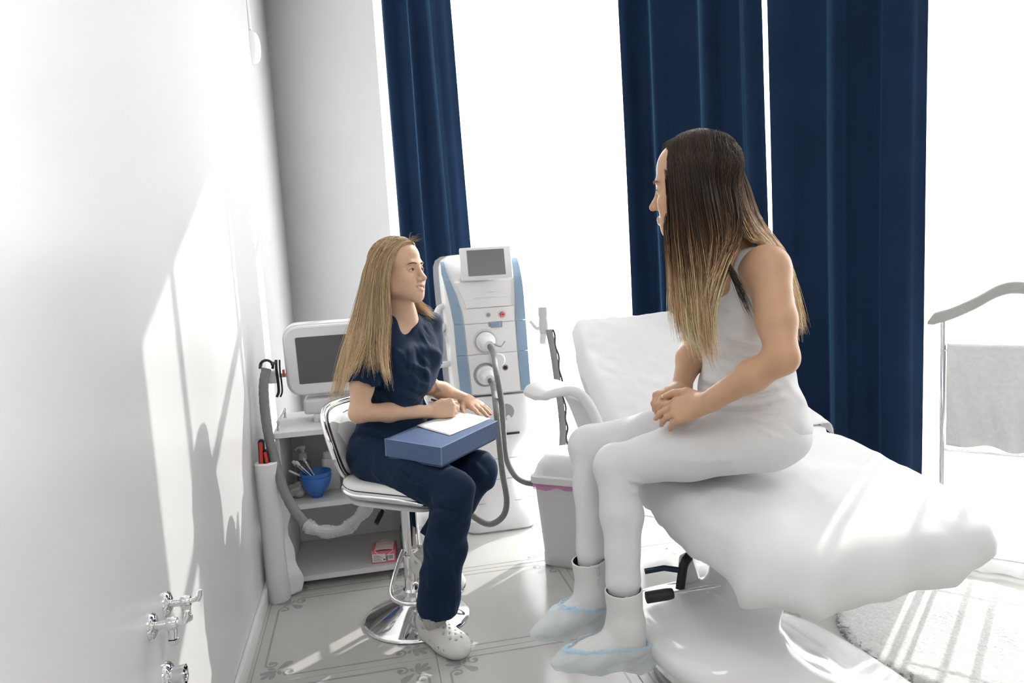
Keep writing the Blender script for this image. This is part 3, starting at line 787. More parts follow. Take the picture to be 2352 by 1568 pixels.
m = MB(); m.bbox(dp(0, -.001, .0), (.262, .004, .200), .001, 1, rot=mr.T); m.build('screen', M_SCREEN, dev)
m = MB(); m.bbox((-.165, 3.155, .712), (.24, .14, .062), .012, 3); m.build('foot_block', M_SHELL, dev)
for x in (-.235, -.095):
    for y in (3.10, 3.205):
        m = MB(); m.lathe([(.012, .0), (.014, .002), (.0145, .035), (0, .035)], (x, y, .647), 14); m.build('foot', M_PLAST, dev)
m = MB(); m.bbox((-.352, 3.10, .862), (.008, .02, .028), .003); m.build('red_switch', M_RED, dev)
# hose holder: white arm with two black wire hooks
m = MB(); m.tube([at(657, 861, 3.05), at(636, 862, 2.99)], .009, 12); arm = m.build('holder_arm', M_PLAST, dev)
for x0, d0, ln in ((634, 2.93, 1.0), (642, 2.99, .95)):
    pts = spline([at(x0, 826, d0), at(x0+1, 850, d0), at(x0+5, 880, d0), at(x0+6, 900, d0), at(x0+2, 911, d0-.01)], 20)
    m = MB(); m.tube(pts, .0055 if x0 < 640 else .0035, 8); m.build('wire_hook', M_BLACK, arm)
m = MB(); hc = at(612, 841, 2.90)
arc = [hc+V(math.cos(a)*.024, 0, math.sin(a)*.024) for a in np.linspace(-.5, math.pi+.3, 16)]
m.tube(arc, .0055, 8); m.tube(spline([arc[3], at(624, 836, 2.9), at(634, 832, 2.92)], 8), .006, 8); m.tube(spline([arc[-3], at(600, 838, 2.89), at(596, 845, 2.88)], 6), .005, 8); m.build('hose_clip', M_BLACK, arm)
m = MB(); m.bbox(at(627, 865, 2.95), (.05, .025, .055), .012, 3); m.build('clip_block', M_PLAST, arm)
hp = [at(612, 846, 2.90), at(606, 880, 2.89), at(607, 930, 2.88), at(615, 990, 2.86), at(628, 1045, 2.84), at(648, 1115, 2.81), at(672, 1165, 2.78), at(702, 1204, 2.76)]
m = MB(); m.tube(spline(hp, 60), [.0185+.0006*math.sin(i*2.1) for i in range(60)], 14); m.build('hose', M_HOSE, dev)
hp = [at(698, 1200, 2.76), at(722, 1215, 2.75), at(758, 1221, 2.74), at(795, 1213, 2.74), at(825, 1186, 2.75), at(850, 1155, 2.76), at(868, 1125, 2.77)]
P = spline(hp, 70); m = MB(); m.tube(P, [.0155]*70, 12); m.build('hose_end', mat('pale_hose', (.45, .45, .45), .4), dev)
m = MB(); rng = random.Random(2); m.tube(P[3:], [.0235+.0035*math.sin(i*.42)+rng.uniform(-.002, .002) for i in range(67)], 14, caps=False); m.build('plastic_wrap', M_PLASTWRAP, dev, sharp=20)

# couch paper roll with tool in its core
rc_ = V(-.424, 2.888, 0)
t = thing('paper_roll', 'tall white couch paper roll standing between cabinet and left wall', 'paper roll', rc_)
m = MB(); m.lathe([(.014, .545), (.014, .55), (.040, .552), (.0435, .549), (.0435, .003), (.041, 0), (0, 0)], rc_, 40); m.build('roll', M_PAPER, t)
m = MB(); m.lathe([(0, .53), (.0135, .53), (.0135, .552)], rc_, 20); m.build('core', M_DARK, t)
pts = lambda v: None
def flap(s_, v):
    z = .50-.49*v; x = s_; wv = .006*math.sin(z*22+1)+.004*math.sin(z*51)
    e = .012+.032*v+.010*math.sin(v*9)+.006*math.sin(v*23)
    return V(rc_[0]+.040+x*e, rc_[1]-.012+.03*x+wv, z), unit(V(.1, -1, 0))
m = MB(); m.slab(flap, 8, 40, .0015); m.build('loose_sheet', M_PAPER, t, sharp=0)
tp = rc_+V(-.006, 0, .5)
t = thing('hand_tool', 'red and black handled tool stuck in the top of the paper roll', 'tool', tp)
def flatloop(c, w, h_, th, mt, nm, tw=0):
    m = MB(); P2 = [c+V(math.cos(tw)*x+math.sin(tw)*z, 0, -math.sin(tw)*x+math.cos(tw)*z) for x, z in rrect(w, h_, w*.48, 6)]
    m.loft([[p+V(0, -th/2, 0) for p in P2], [p+V(0, th/2, 0) for p in P2]]); return m.build(nm, mt, t, bevel=.002)
c0 = rc_+V(-.008, 0, .545)
flatloop(c0+V(-.004, 0, .046), .024, .105, .012, M_BLACK, 'upper_handle', .05); flatloop(c0+V(-.0055, -.004, .046), .013, .085, .012, M_RED, 'upper_insert', .05)
flatloop(c0+V(.011, 0, .022), .022, .072, .012, M_BLACK, 'lower_handle', -.1); flatloop(c0+V(.011, -.004, .024), .011, .05, .012, M_RED, 'lower_insert', -.1)
m = MB(); m.bbox(c0+V(0, 0, -.02), (.018, .004, .06), .001); m.build('blade', M_STEEL, t)

# things on the middle shelf
SZ = .35
def bowl(c, label, r=.064, h_=.088):
    prof = [(0, .004), (.018, .003), (.018, 0), (.022, 0), (.023, .008), (.034, .018), (r*.78, h_*.45), (r*.93, h_*.75), (r, h_), (r-.003, h_+.001), (r*.93-.003, h_*.75), (r*.78-.003, h_*.46), (.03, .022), (0, .016)]
    m = MB(); m.lathe(prof, c, 40); o = m.build('mixing_bowl', M_BOWL); recenter(o, c); return tag(o, label, 'bowl', 'nested mixing bowls')
bc = V(-.258, 3.03, SZ+.001)
bowl(bc, 'lower blue mixing bowl, standing directly on the middle shelf'); bowl(bc+V(.001, 0, .017), 'upper blue mixing bowl, nested inside the other blue bowl', .0635, .088)
bt = bc+V(0, 0, .035)
for i, (dx, dy, L, w, y0, desc) in enumerate(((-.118, .012, .155, .0045, .0, 'longest flat white spatula leaning leftmost out of the blue bowls'), (-.085, .03, .13, .006, .004, 'white mask brush beside the flat spatula in the blue bowl'), (-.072, .02, .135, .0055, -.004, 'middle one of the white brushes leaning in the blue bowls'), (-.05, .04, .135, .005, .006, 'white brush at the right of the bundle in the blue bowls'))):
    a = bt+V(.015, y0, .012); b = a+V(dx, dy, .082 if i else .070); d = unit(b-a); 
    t = thing('mask_brush', desc, 'brush' if i else 'spatula', a, 'brushes in the blue bowls')
    m = MB(); m.tube([a, a+(b-a)*.55, b], [w*.55, w*.8, w], 10, flat=.6); m.build('handle', M_PLAST if i != 2 else M_STEEL, t)
    if i:
        s0 = b+d*.001; m = MB(); m.tube([s0, s0+d*.006], w*1.15, 10, flat=.7); m.build('ferrule', M_STEEL, t)
        m = MB(); m.tube([s0+d*.006, s0+d*.016, s0+d*.026], [w*1.1, w*1.5, w*1.2], 10, flat=.45); m.build('bristles', M_PLAST, t)
pc_ = V(-.313, 3.17, SZ)
t = thing('pump_bottle', 'clear pump bottle with white dispenser head on the middle shelf', 'bottle', pc_)
m = MB(); m.lathe([(0, .001), (.030, .001), (.033, .006), (.033, .09), (.030, .108), (.018, .122), (.014, .126), (.014, .132)], pc_, 28); m.build('bottle', M_CLEAR, t)
m = MB(); m.lathe([(0, .002), (.029, .002), (.030, .06), (0, .06)], pc_, 24); m.build('gel', mat('grey_gel', (.30, .30, .30), .1), t)
m = MB(); m.lathe([(.0165, .126), (.0165, .152), (.009, .156), (.006, .158), (.006, .172), (0, .172)], pc_, 20); m.build('collar', M_PLAST, t)
m = MB(); m.lathe([(.0, .170), (.012, .170), (.013, .178), (.010, .186), (0, .188)], pc_, 20); m.tube([pc_+V(0, 0, .180), pc_+V(-.02, -.006, .180), pc_+V(-.030, -.009, .172)], [.006, .005, .0035], 10); m.build('pump_head', M_PLAST, t)
m = MB()
for k in range(9):
    a = math.radians(-120+k*9)
    m.add([pc_+V(.0335*math.cos(a), .0335*math.sin(a), .03), pc_+V(.0335*math.cos(a), .0335*math.sin(a), .078)], [])
n0 = len(m.v); m.f = [(2*k, 2*k+2, 2*k+3, 2*k+1) for k in range(8)]; m.mi = [0]*8; m.build('bottle_label', M_PAPER, t)
m = MB()
c = V(-.207, 3.14, SZ)
t = thing('lotion_dispenser', 'white lotion container behind the blue bowls, partly behind the stool back', 'bottle', c)
m = MB(); m.loft([[c+V(x, y, z) for x, y in dens(rrect(w, d_, .015, 4), 40)] for w, d_, z in ((.075, .06, 0), (.080, .064, .005), (.08, .064, .05), (.066, .055, .075), (.058, .05, .09), (.058, .05, .125), (.05, .045, .13))]); m.build('container', M_PLAST, t)
m = MB(); m.loft([[c+V(x, y, z) for x, y in dens(rrect(w, w*.8, .01, 4), 40)] for w, z in ((.046, .131), (.046, .155), (.04, .16))]); m.build('cap', M_SHELL, t)
c = V(-.335, 3.045, SZ)
f = Field(.012); rng = random.Random(8)
for i in range(16):
    f.ell(c+V(rng.uniform(-.026, .026), rng.uniform(-.026, .026), rng.uniform(.014, .052)), (rng.uniform(.010, .02), rng.uniform(.008, .018), rng.uniform(.008, .014)), rot=np.array(Euler((rng.uniform(0, 3), rng.uniform(0, 3), 0)).to_matrix()))
for i in range(30):
    a = c+V(rng.uniform(-.04, .04), rng.uniform(-.04, .04), rng.uniform(0, .06)); f.fold(a, a+V(rng.uniform(-.03, .03), rng.uniform(-.03, .03), rng.uniform(-.02, .02)), rng.choice((-.004, .003)), .004)
f.plane(c, (0, 0, -1)); o = from_arrays('crumpled_bag', [f.mesh(.0025, smooth=1)], film('bag_film', (.72, .72, .72), .22, .3, .25)); recenter(o, c); tag(o, 'crumpled clear plastic bag on the middle shelf behind the grey hose', 'plastic bag')

# pink mask box with one face mask lying over it, bottom shelf
bz = .052; q0, q1 = V(-.062, 2.985, bz), V(.028, 2.975, bz); bx = unit(q1-q0); by = V(-bx[1], bx[0], 0); PW, PD, PH = .098, .105, .052
pc_ = q0+bx*PW/2+by*PD/2; prot = np.array([bx, by, V(0, 0, 1)]).T
t = thing('mask_box', 'pink cardboard mask box on the bottom cabinet shelf', 'box', pc_)
m = MB(); m.bbox(pc_+V(0, 0, PH/2), (PW, PD, PH), .0012, 1, rot=prot); m.build('carton', M_PINK, t)
def onface(nm, x0, x1, z0, z1, mt, e=.0005, par=None):
    m = MB(); m.box(q0+bx*(x0+x1)/2-by*e/2+V(0, 0, (z0+z1)/2), (x1-x0, e, z1-z0), prot); return m.build(nm, mt, par or t, smooth=False)
lab = onface('front_label', .004, .058, .006, .040, M_PAPER); onface('green_patch', .059, .066, .010, .030, M_GREEN); bl = onface('barcode_label', .067, .093, .010, .036, M_PAPER)
for k in range(7): onface('label_text', .008, .03+.02*((k*37 % 7)/7), .034-.004*k, .0352-.004*k, M_INK, .0008, lab)
onface('label_text', .049, .055, .012, .018, M_INK, .0008, lab)
for k in range(11): onface('barcode_bar', .070+.0018*k, .070+.0018*k+(.0007 if k % 3 else .0012), .016, .032, M_INK, .0008, bl)
m = MB()
mk = thing('face_mask', 'pale pleated face mask with ear loop lying on the pink box', 'face mask', pc_+V(0, 0, PH))
def mf(s_, v):
    x = -.038+.076*s_; y = .036-.09*v; z = PH+.0035+.0018*abs(math.sin(v*9.4))+.004*math.sin(s_*3.1)
    over = max(0, -y-PD/2+.004); return pc_+bx*(x+.004)+by*y+V(0, 0, z), V(0, 0, 1)
mm = MB(); mm.slab(mf, 16, 36, .0012); mm.build('pleated_sheet', mat('mask_fabric', (.80, .62, .58), .8, noise=.1, nscale=40), mk, sharp=30)
e0 = pc_+bx*(-.034)-by*.05+V(0, 0, PH+.004); e1 = pc_+bx*.040-by*.05+V(0, 0, PH+.004)
mm = MB(); mm.tube(spline([e0, e0-by*.0045+bx*.004-V(0, 0, .006), e0-by*.0045+bx*.014-V(0, 0, .016), pc_+bx*.004-by*.0575+V(0, 0, PH-.022), e1-by*.0045-bx*.012-V(0, 0, .014), e1-by*.0045+V(0, 0, -.004), e1], 30), .0013, 6); mm.build('ear_loop', M_PAPER, mk)
mm = MB(); mm.tube(spline([pc_+bx*(-.028)+by*.036+V(0, 0, PH+.004), pc_+bx*(.0)+by*.05+V(0, 0, PH+.008), pc_+bx*.036+by*.036+V(0, 0, PH+.004)], 16), .0013, 6); mm.build('ear_loop', M_PAPER, mk)
c = V(.085, 3.10, .052)
t = thing('small_bottle', 'small clear bottle with green label seen behind the stool column', 'bottle', c)
m = MB(); m.lathe([(0, .0), (.020, .0), (.022, .004), (.022, .10), (.012, .118), (.012, .128)], c, 24); m.build('bottle', M_CLEAR, t)
m = MB(); m.lathe([(.0225, .03), (.0225, .085)], c, 24); m.build('label_band', M_GREEN, t)
m = MB(); m.lathe([(.013, .124), (.013, .146), (.0, .147)], c, 20); m.build('cap', M_PLAST, t)

# ------------------------------------------------------------------ pedal bin
b0 = V(.632, 2.856, 0); bu = unit(V(.8, -.6, 0)); bv = V(.6, .8, 0); BWd, BDp = .255, .20
bcen = b0+bu*BWd/2+bv*BDp/2
t = thing('waste_bin', 'white plastic waste bin with domed lid and pink bag', 'bin', bcen)
def brect(w, d_, r, z): return [bcen+bu*x+bv*y+V(0, 0, z) for x, y in dens(rrect(w, d_, r, 5), 64)]
m = MB(); m.loft([brect(BWd-.01, BDp-.01, .03, 0), brect(BWd, BDp, .03, .006), brect(BWd+.002, BDp+.002, .03, .05), brect(BWd-.002, BDp-.002, .03, .055), brect(BWd+.035, BDp+.03, .03, .34), brect(BWd+.045, BDp+.04, .03, .345), brect(BWd+.045, BDp+.04, .03, .36)]); m.build('body', M_SHELL, t)
m = MB(); rng = random.Random(3); s0 = brect(BWd+.052, BDp+.047, .03, .362); s1 = brect(BWd+.05, BDp+.045, .03, .335)
m.loft([s0, [p+V(0, 0, .006*math.sin(i*.5)+.004*math.sin(i*1.3)) for i, p in enumerate(s1)]], caps=False); m.build('bag_rim', M_LINER, t, sharp=0)
m = MB(); m.loft([brect(BWd+.065, BDp+.055, .035, .358), brect(BWd+.068, BDp+.058, .035, .362), brect(BWd+.066, BDp+.056, .035, .385), brect(BWd+.045, BDp+.04, .035, .392), brect(BWd+.02, BDp+.02, .05, .43), brect(BWd-.02, BDp-.02, .06, .462), brect(BWd-.07, BDp-.06, .05, .474), brect(BWd-.16, BDp-.13, .02, .476)]); lid = m.build('lid', M_PLAST, t, sharp=30)
m = MB()
for i in range(0):
    pth = [bcen+bu*x-bv*(BDp/2+.012)+V(0, 0, z) for x, z in ((-.085, .432), (-.092, .41), (-.085, .402), (.085, .402), (.092, .41), (.085, .432))]
    m.tube(spline(pth, 30), .003, 8)

# ------------------------------------------------------------------ coat valet with towel
def VW(t_, z, o=.17): return W(t_, z, o)
t = thing('coat_valet', 'coat valet stand with grey wooden hanger and chrome posts', 'valet stand', VW(3.93, 0))
hpts = [VW(q, z) for q, z in ((3.675, .958), (3.70, .975), (3.75, .992), (3.82, 1.028), (3.88, 1.066), (3.93, 1.078), (3.98, 1.066), (4.04, 1.028), (4.11, .992), (4.16, .975), (4.185, .958))]
P = spline(hpts, 50); m = MB(); secs = []
for i, p in enumerate(P):
    s_ = i/49; hh_ = .021*min(1, .25+min(s_, 1-s_)*9); d_ = .017
    secs.append([p+V(WN[0], WN[1], 0)*x+V(0, 0, z) for x, z in rrect(d_*2, hh_*2, .008, 3)])
m.loft(secs); m.build('hanger', mat('grey_wood', (.45, .45, .44), .4, noise=.06, nscale=40), t, sharp=0)
for tt in (3.722, 4.138):
    m = MB(); m.tube([VW(tt, .014), VW(tt, .975)], .0085, 14); m.build('post', M_CHROME, t)
for zz in (.86, .50, .12):
    m = MB(); m.tube([VW(3.722, zz), VW(4.138, zz)], .006, 12); m.build('crossbar', M_CHROME, t)
for tt in (3.722, 4.138):
    m = MB(); m.tube([VW(tt, .011, .10), VW(tt, .011, .24)], .010, 12); m.build('foot', M_CHROME, t)
def tow(s_, v):
    tt = 3.735+.39*s_; L = .34; q = v*2-1; a = abs(q)
    r_ = .016; 
    if a < .08: ang = q/.08*math.pi/2; o_ = .17+r_*math.sin(ang); z = .868+r_*math.cos(ang)
    else:
        o_ = .17+math.copysign(r_+.022*(a-.08)*(1+math.sin(tt*40+1)), q)+.009*math.sin(tt*52+2*math.sin(z_(a)*5))*min(1, (a-.08)*4)*(1 if q > 0 else .4); z = .868-(a-.08)/.92*(L if q > 0 else .29)
    z += .004*math.sin(tt*30)*(a > .9); nn = unit(V(WN[0], WN[1], 0)*math.sin(max(-1, min(1, q/.08))*math.pi/2)+V(0, 0, 1)*math.cos(max(-1, min(1, q/.08))*math.pi/2)+V(0, 0, .001))
    return VW(tt, z, o_), nn
def z_(a): return a
m = MB(); m.slab(tow, 70, 110, .011); o = m.build('hanging_towel', M_TOWEL, sharp=0); recenter(o, VW(3.93, .53)); tag(o, 'thick white towel folded over the bar of the coat valet', 'towel')
# ------------------------------------------------------------------ laser machine
MY = 3.28
las = thing('laser_machine', 'tall white laser machine with blue-grey side stripes and tilted screen', 'machine', (.54, 3.48, 0))
def lrow(x0, x1, y0, y1, r, z, n=72): return [V((x0+x1)/2+x, (y0+y1)/2+y, z) for x, y in dens(rrect(x1-x0, y1-y0, r, 8), n)]
# lower body: skirt, waist, column and floor plate
m = MB(); m.loft([lrow(.385, .705, MY+.01, 3.70, .06, 0), lrow(.378, .712, MY, 3.71, .06, .01), lrow(.378, .712, MY, 3.71, .06, .06), lrow(.40, .69, MY+.02, 3.70, .06, .10), lrow(.42, .672, MY+.035, 3.69, .07, .15), lrow(.425, .655, MY+.035, 3.68, .07, .22), lrow(.425, .650, MY+.03, 3.68, .07, .33), lrow(.415, .660, MY+.02, 3.69, .07, .375), lrow(.385, .70, MY+.005, 3.71, .07, .425), lrow(.365, .728, MY-.005, 3.73, .07, .47), lrow(.36, .733, MY-.008, 3.735, .07, .52), lrow(.36, .735, MY-.008, 3.735, .07, .635), lrow(.366, .728, MY-.002, 3.73, .07, .648)])
base = m.build('lower_body', M_PLAST, las, sharp=30)
for zz in (.135, .245, .345):
    m = MB(); m.box((.537, MY+.0335 if zz < .3 else MY+.026, zz), (.225, .004, .0022)); m.build('seam', M_GREY, base, smooth=False)
m = MB(); m.bbox((.618, MY-.008, .468), (.062, .006, .010), .002); m.build('tray_slot', M_BLACK, base)
m = MB(); m.lathe([(0, .004), (.036, .004), (.038, 0)], (.592, MY-.007, .572), 28, (0, -1, 0)); m.build('key_recess', M_GREY, base)
m = MB(); m.lathe([(0, .006), (.010, .006), (.011, 0)], (.600, MY-.010, .545), 16, (0, -1, 0)); m.build('key_switch', M_PLAST, base)
# upper body
def urow(z, l, r, y0, rad): return lrow(l, r, y0, 3.72, rad, z)
m = MB(); m.loft([urow(.655, .368, .726, MY+.012, .06), urow(.665, .352, .733, MY-.002, .06), urow(.80, .346, .731, MY-.004, .06), urow(.95, .343, .729, MY-.003, .06), urow(1.10, .338, .727, MY+.004, .06), urow(1.20, .336, .725, MY+.02, .06), urow(1.25, .338, .722, MY+.045, .055), urow(1.28, .350, .712, MY+.075, .05), urow(1.298, .38, .685, MY+.11, .04), urow(1.302, .43, .64, MY+.15, .03)])
up = m.build('upper_body', M_PLASTG, las, sharp=35)
def yfront(z): return float(np.interp(z, [.66, .8, .95, 1.10, 1.20, 1.25, 1.28, 1.298], [MY-.002, MY-.004, MY-.003, MY+.004, MY+.02, MY+.045, MY+.075, MY+.11]))
def strip(nm, fl, fr, z0, z1, mt, n=26, lift=.006, wrap=0.):
    A = []; 
    for i in range(n+1):
        z = z0+(z1-z0)*i/n; l, r = fl(z), fr(z); y = yfront(z); yl = y+(.02 if wrap < 0 else 0); yr = y+(.02 if wrap > 0 else 0)
        A.append([V(l, yl-lift, z), V((l+r)/2, y-lift*1.15, z), V(r, yr-lift, z), V(r, yr+.01, z), V(l, yl+.01, z)])
    m = MB(); m.loft(A); return m.build(nm, mt, up, sharp=40)
ip = lambda zs, xs: (lambda z: float(np.interp(z, zs, xs)))
L0 = ip([.66, .85, .99, 1.08, 1.16, 1.22, 1.275], [.388, .380, .378, .367, .352, .342, .345])
L1 = ip([.66, .85, .99, 1.06, 1.12, 1.18, 1.23, 1.275], [.436, .426, .420, .413, .400, .378, .363, .360])
R0 = ip([.66, .85, .99, 1.15, 1.275], [.670, .664, .662, .668, .672])
R1 = ip([.66, .85, .99, 1.15, 1.275], [.714, .710, .708, .706, .698])
cuts = [(.664, .846), (.850, .987), (.991, 1.272)]
for z0, z1 in cuts:
    strip('side_stripe', L0, L1, z0, z1, M_BLUESTRIPE, wrap=0); strip('side_stripe', R0, R1, z0, z1, M_BLUESTRIPE)
C0 = lambda z: L1(z)+.006; C1 = lambda z: R0(z)-.006
for z0, z1 in ((.668, .845), (.849, .985), (.989, 1.055)):
    strip('front_panel', C0, C1, z0, z1, M_PLASTG, lift=.005)
strip('upper_panel', ip([1.059, 1.10, 1.15, 1.175], [.440, .428, .408, .398]), ip([1.059, 1.175], [.640, .652]), 1.059, 1.175, M_PLASTG, lift=.007)
strip('emboss_line', lambda z: .475, lambda z: .575, 1.102, 1.104, M_SHELL, 2, lift=.009)
strip('emboss_line', lambda z: .53, lambda z: .585, 1.126, 1.1275, M_SHELL, 2, lift=.009)
# tilted screen
sc = V(.542, MY+.0, 1.255); st = math.radians(14); sR = np.array([[1, 0, 0], [0, math.cos(st), math.sin(st)], [0, -math.sin(st), math.cos(st)]])
rz = math.radians(-4); sR = np.array([[math.cos(rz), -math.sin(rz), 0], [math.sin(rz), math.cos(rz), 0], [0, 0, 1]])@sR
m = MB(); m.bbox(sc, (.232, .026, .148), .006, 3, rot=sR); mon = m.build('screen_housing', M_PLAST, las)
m = MB(); m.bbox(sc+sR@V(0, -.0135, .001), (.168, .002, .118), .0006, 1, rot=sR); m.build('screen', M_SCREEN, mon)
m = MB(); m.bbox(sc+V(.0, .075, -.02), (.10, .13, .04), .012, 3); m.build('screen_neck', M_PLAST, mon)
# buttons
def button(x, z, r, mt, nm, ring=M_SHELL):
    y = yfront(z)-.005
    m = MB(); m.lathe([(r*1.65, 0), (r*1.6, .003), (r*1.1, .004), (r*1.05, .001)], (x, y, z), 24, (0, -1, 0)); b = m.build(nm, ring, up)
    m = MB(); m.lathe([(r, 0), (r, .006), (r*.8, .009), (0, .009)], (x, y, z), 20, (0, -1, 0)); m.build('button_cap', mt, b); return b
button(.537, 1.024, .0085, M_GREY, 'key_button'); eb = button(.601, 1.021, .0115, M_RED, 'emergency_button')
m = MB(); y = yfront(1.02)-.0145
m.tube([V(.601+.0075*math.cos(a), y, 1.021+.0075*math.sin(a)) for a in np.linspace(.3, 2.6, 8)], .0009, 6); m.tube([V(.601+.0075*math.cos(a), y, 1.021+.0075*math.sin(a)) for a in np.linspace(3.4, 5.8, 8)], .0009, 6); m.build('arrow_mark', M_PAPER, eb)
m = MB(); m.bbox((.566, yfront(.975)-.008, .976), (.046, .012, .024), .004, 3); m.build('latch', M_BLUESTRIPE, up)
m = MB(); m.bbox((.566, yfront(.975)-.004, .976), (.066, .004, .030), .006, 2); m.build('latch_recess', M_GREY, up)
button(.600, .777, .0085, M_BLACK, 'jack_port', M_GREY)
# sockets, plugs and hoses
def socket(x, z, dark):
    y = yfront(z)-.005
    m = MB(); m.lathe([(.056, 0), (.055, .003), (.048, .004), (.047, .0)], (x, y, z), 36, (0, -1, 0)); s_ = m.build('socket_ring', M_GREY if dark else M_SHELL, up)
    m = MB(); m.lathe([(.044, 0), (.045, .014), (.040, .022), (.033, .026), (.026, .05), (.022, .066), (0, .068)], (x, y, z), 32, unit((.12, -1, -.22))); m.build('plug', M_PLAST, s_)
    return V(x, y, z)+unit((.12, -1, -.22))*.06
s1 = socket(.515, .905, False); s2 = socket(.507, .752, True)
m = MB(); m.lathe([(.033, 0), (.034, .01), (.028, .016), (0, .018)], (.567, yfront(.80)-.005, .815), 30, (0, -1, 0)); m.build('spare_cap', M_PLAST, up)
yh = 3.13
h1 = [s1, s1+V(.012, -.03, -.035), at(1140, 855, 3.12), at(1152, 925, 3.13), at(1157, 1000, 3.15), at(1163, 1052, 3.16), at(1180, 1088, 3.15), at(1203, 1106, 3.13), at(1235, 1112, 3.13), at(1280, 1120, 3.16)]
m = MB(); m.tube(spline(h1, 70), .0125, 14); m.build('hose', M_HOSE, las)
h2 = [s2, s2+V(.010, -.03, -.03), at(1139, 935, 3.08), at(1145, 1000, 3.06), at(1154, 1084, 3.05), at(1164, 1147, 3.04), at(1156, 1184, 3.03), at(1128, 1203, 3.02), at(1098, 1193, 3.0), at(1070, 1165, 2.99), at(1058, 1120, 2.99)]
m = MB(); m.tube(spline(h2, 80), .0125, 14); m.build('hose', M_HOSE, las)
m = MB(); m.tube(spline([s1+V(.02, .0, .005), s1+V(.05, -.01, -.008), s1+V(.075, .004, .012)], 14), .0035, 8); m.build('lead_wire', M_GREY, las)
# side handles and holders
def loop(pts, r, nm, flat=1.): m = MB(); m.tube(spline(pts, 30), r, 12, flat=flat); return m.build(nm, M_PLAST, las)
loop([V(.345, 3.33, 1.075), V(.318, 3.32, 1.062), V(.300, 3.315, 1.02), V(.300, 3.315, .985), V(.318, 3.32, .965), V(.345, 3.33, .985)], .0135, 'side_handle')
loop([V(.348, 3.34, .955), V(.325, 3.33, .935), V(.303, 3.32, .895)], .014, 'side_bracket', .7)
m = MB(); m.tube([V(.352, 3.32, .81), V(.308, 3.31, .81)], .014, 14); m.lathe([(.0, .0), (.016, 0), (.018, .004), (.018, .014), (.012, .02), (0, .021)], V(.309, 3.31, .81), 18, (-1, 0, 0)); m.build('side_peg', M_PLAST, las)
loop([V(.728, 3.36, 1.09), V(.755, 3.35, 1.075), V(.768, 3.345, 1.03), V(.760, 3.345, .97), V(.74, 3.36, .95)], .010, 'side_handle')
# handpiece hanging at the right, with its flat hose and dark lead
hp0 = at(1246, 705, 3.30)
m = MB(); m.loft([[hp0+V(x, y, z) for x, y in dens(rrect(w, w*.9, w*.3, 4), 32)] for w, z in ((.040, .0), (.042, -.03), (.036, -.05), (.045, -.075), (.040, -.11), (.030, -.125))]); hand = m.build('handpiece', M_SHELL, las, sharp=30)
m = MB(); m.loft([[hp0+V(.012+z0*.12, 0, z0)+V(x, y, 0) for x, y in dens(rrect(w, w, w*.3, 4), 32)] for w, z0 in ((.032, -.12), (.03, -.15), (.026, -.165))]); m.build('handpiece_grip', M_PLAST, hand)
loop([hp0+V(-.055, .02, -.06), hp0+V(-.03, .0, -.095), hp0+V(-.005, 0, -.08)], .008, 'holder_hook')
hh = spline([at(1261, 757, 3.29), at(1272, 815, 3.27), at(1281, 880, 3.24), at(1290, 950, 3.20), at(1293, 1000, 3.17), at(1288, 1045, 3.14), at(1270, 1085, 3.13)], 50)
m = MB(); m.tube(hh, .0155, 14, flat=.6); m.build('flat_hose', mat('mid_grey_hose', (.27, .27, .27), .6), las)
m = MB(); m.tube([p+V(.017+.004*math.sin(i*.9), -.004, 0) for i, p in enumerate(hh)], .0045, 8); m.build('dark_lead', mat('dark_lead', (.06, .06, .06), .6), las)
# stack of white side drawers glimpsed left of the machine
m = MB()
for k in range(3): m.bbox((.30, 3.52, .665-.03*k), (.11, .22, .02), .004)
o = m.build('side_trays', M_PLAST, las)

# ------------------------------------------------------------------ bar stool
SC = V(.09, 2.57, 0); SF = unit(V(.80, -.60, 0)); SLt = V(-SF[1], SF[0], 0)
stool = thing('bar_stool', 'chrome pedestal bar stool with white padded seat and curved back', 'stool', SC)
m = MB(); m.lathe([(0, .001), (.187, .001), (.191, .004), (.190, .008), (.180, .013), (.15, .026), (.11, .043), (.07, .060), (.048, .072), (.040, .086), (.038, .10), (0, .10)], SC, 72); m.build('base_disc', M_CHROME, stool, sharp=60)
m = MB(); m.lathe([(.042, .095), (.042, .112), (.036, .118), (.033, .122), (.033, .235), (.0345, .237), (.0345, .241), (.033, .243), (.033, .245)], SC, 40); m.build('lower_tube', M_CHROME, stool)
m = MB(); m.lathe([(.031, .24), (.031, .470), (.05, .474)], SC, 40); m.build('upper_tube', M_CHROME, stool)
fr = [SC+V(-.03, -.01, .262), SC+V(-.055, -.05, .225), SC+V(-.085, -.12, .165), SC+V(-.06, -.165, .145), SC+V(.0, -.19, .142), SC+V(.08, -.185, .142), SC+V(.15, -.15, .145), SC+V(.165, -.09, .165), SC+V(.10, -.03, .225), SC+V(.03, -.005, .262)]
m = MB(); m.tube(spline(fr, 70), .0085, 12); m.build('footrest', M_CHROME, stool)
sz = .488
def seat_pt(x, y, z): return V(SC[0], SC[1], sz)+SF*(x+.012)+SLt*y+V(0, 0, z)
def curve_z(x): return .028*max(0, (x-.10)/.12)**1.5*-1+.030*max(0, (-x-.08)/.13)**1.6
prof = [(.05, -.012), (.012, -.010), (.0, .002), (-.003, .018), (.0, .034), (.012, .045), (.03, .05), (.06, .052), (.1, .05), (.15, .048), (.195, .047)]
secs = plan_rings(.385, .375, .10, prof)
m = MB(); m.loft([[seat_pt(p[1], p[0], p[2]+curve_z(p[1])+.022*abs(p[0]/.21)**2.5) for p in s_] for s_ in secs]); m.build('seat', M_LEATHER, stool, sharp=0)
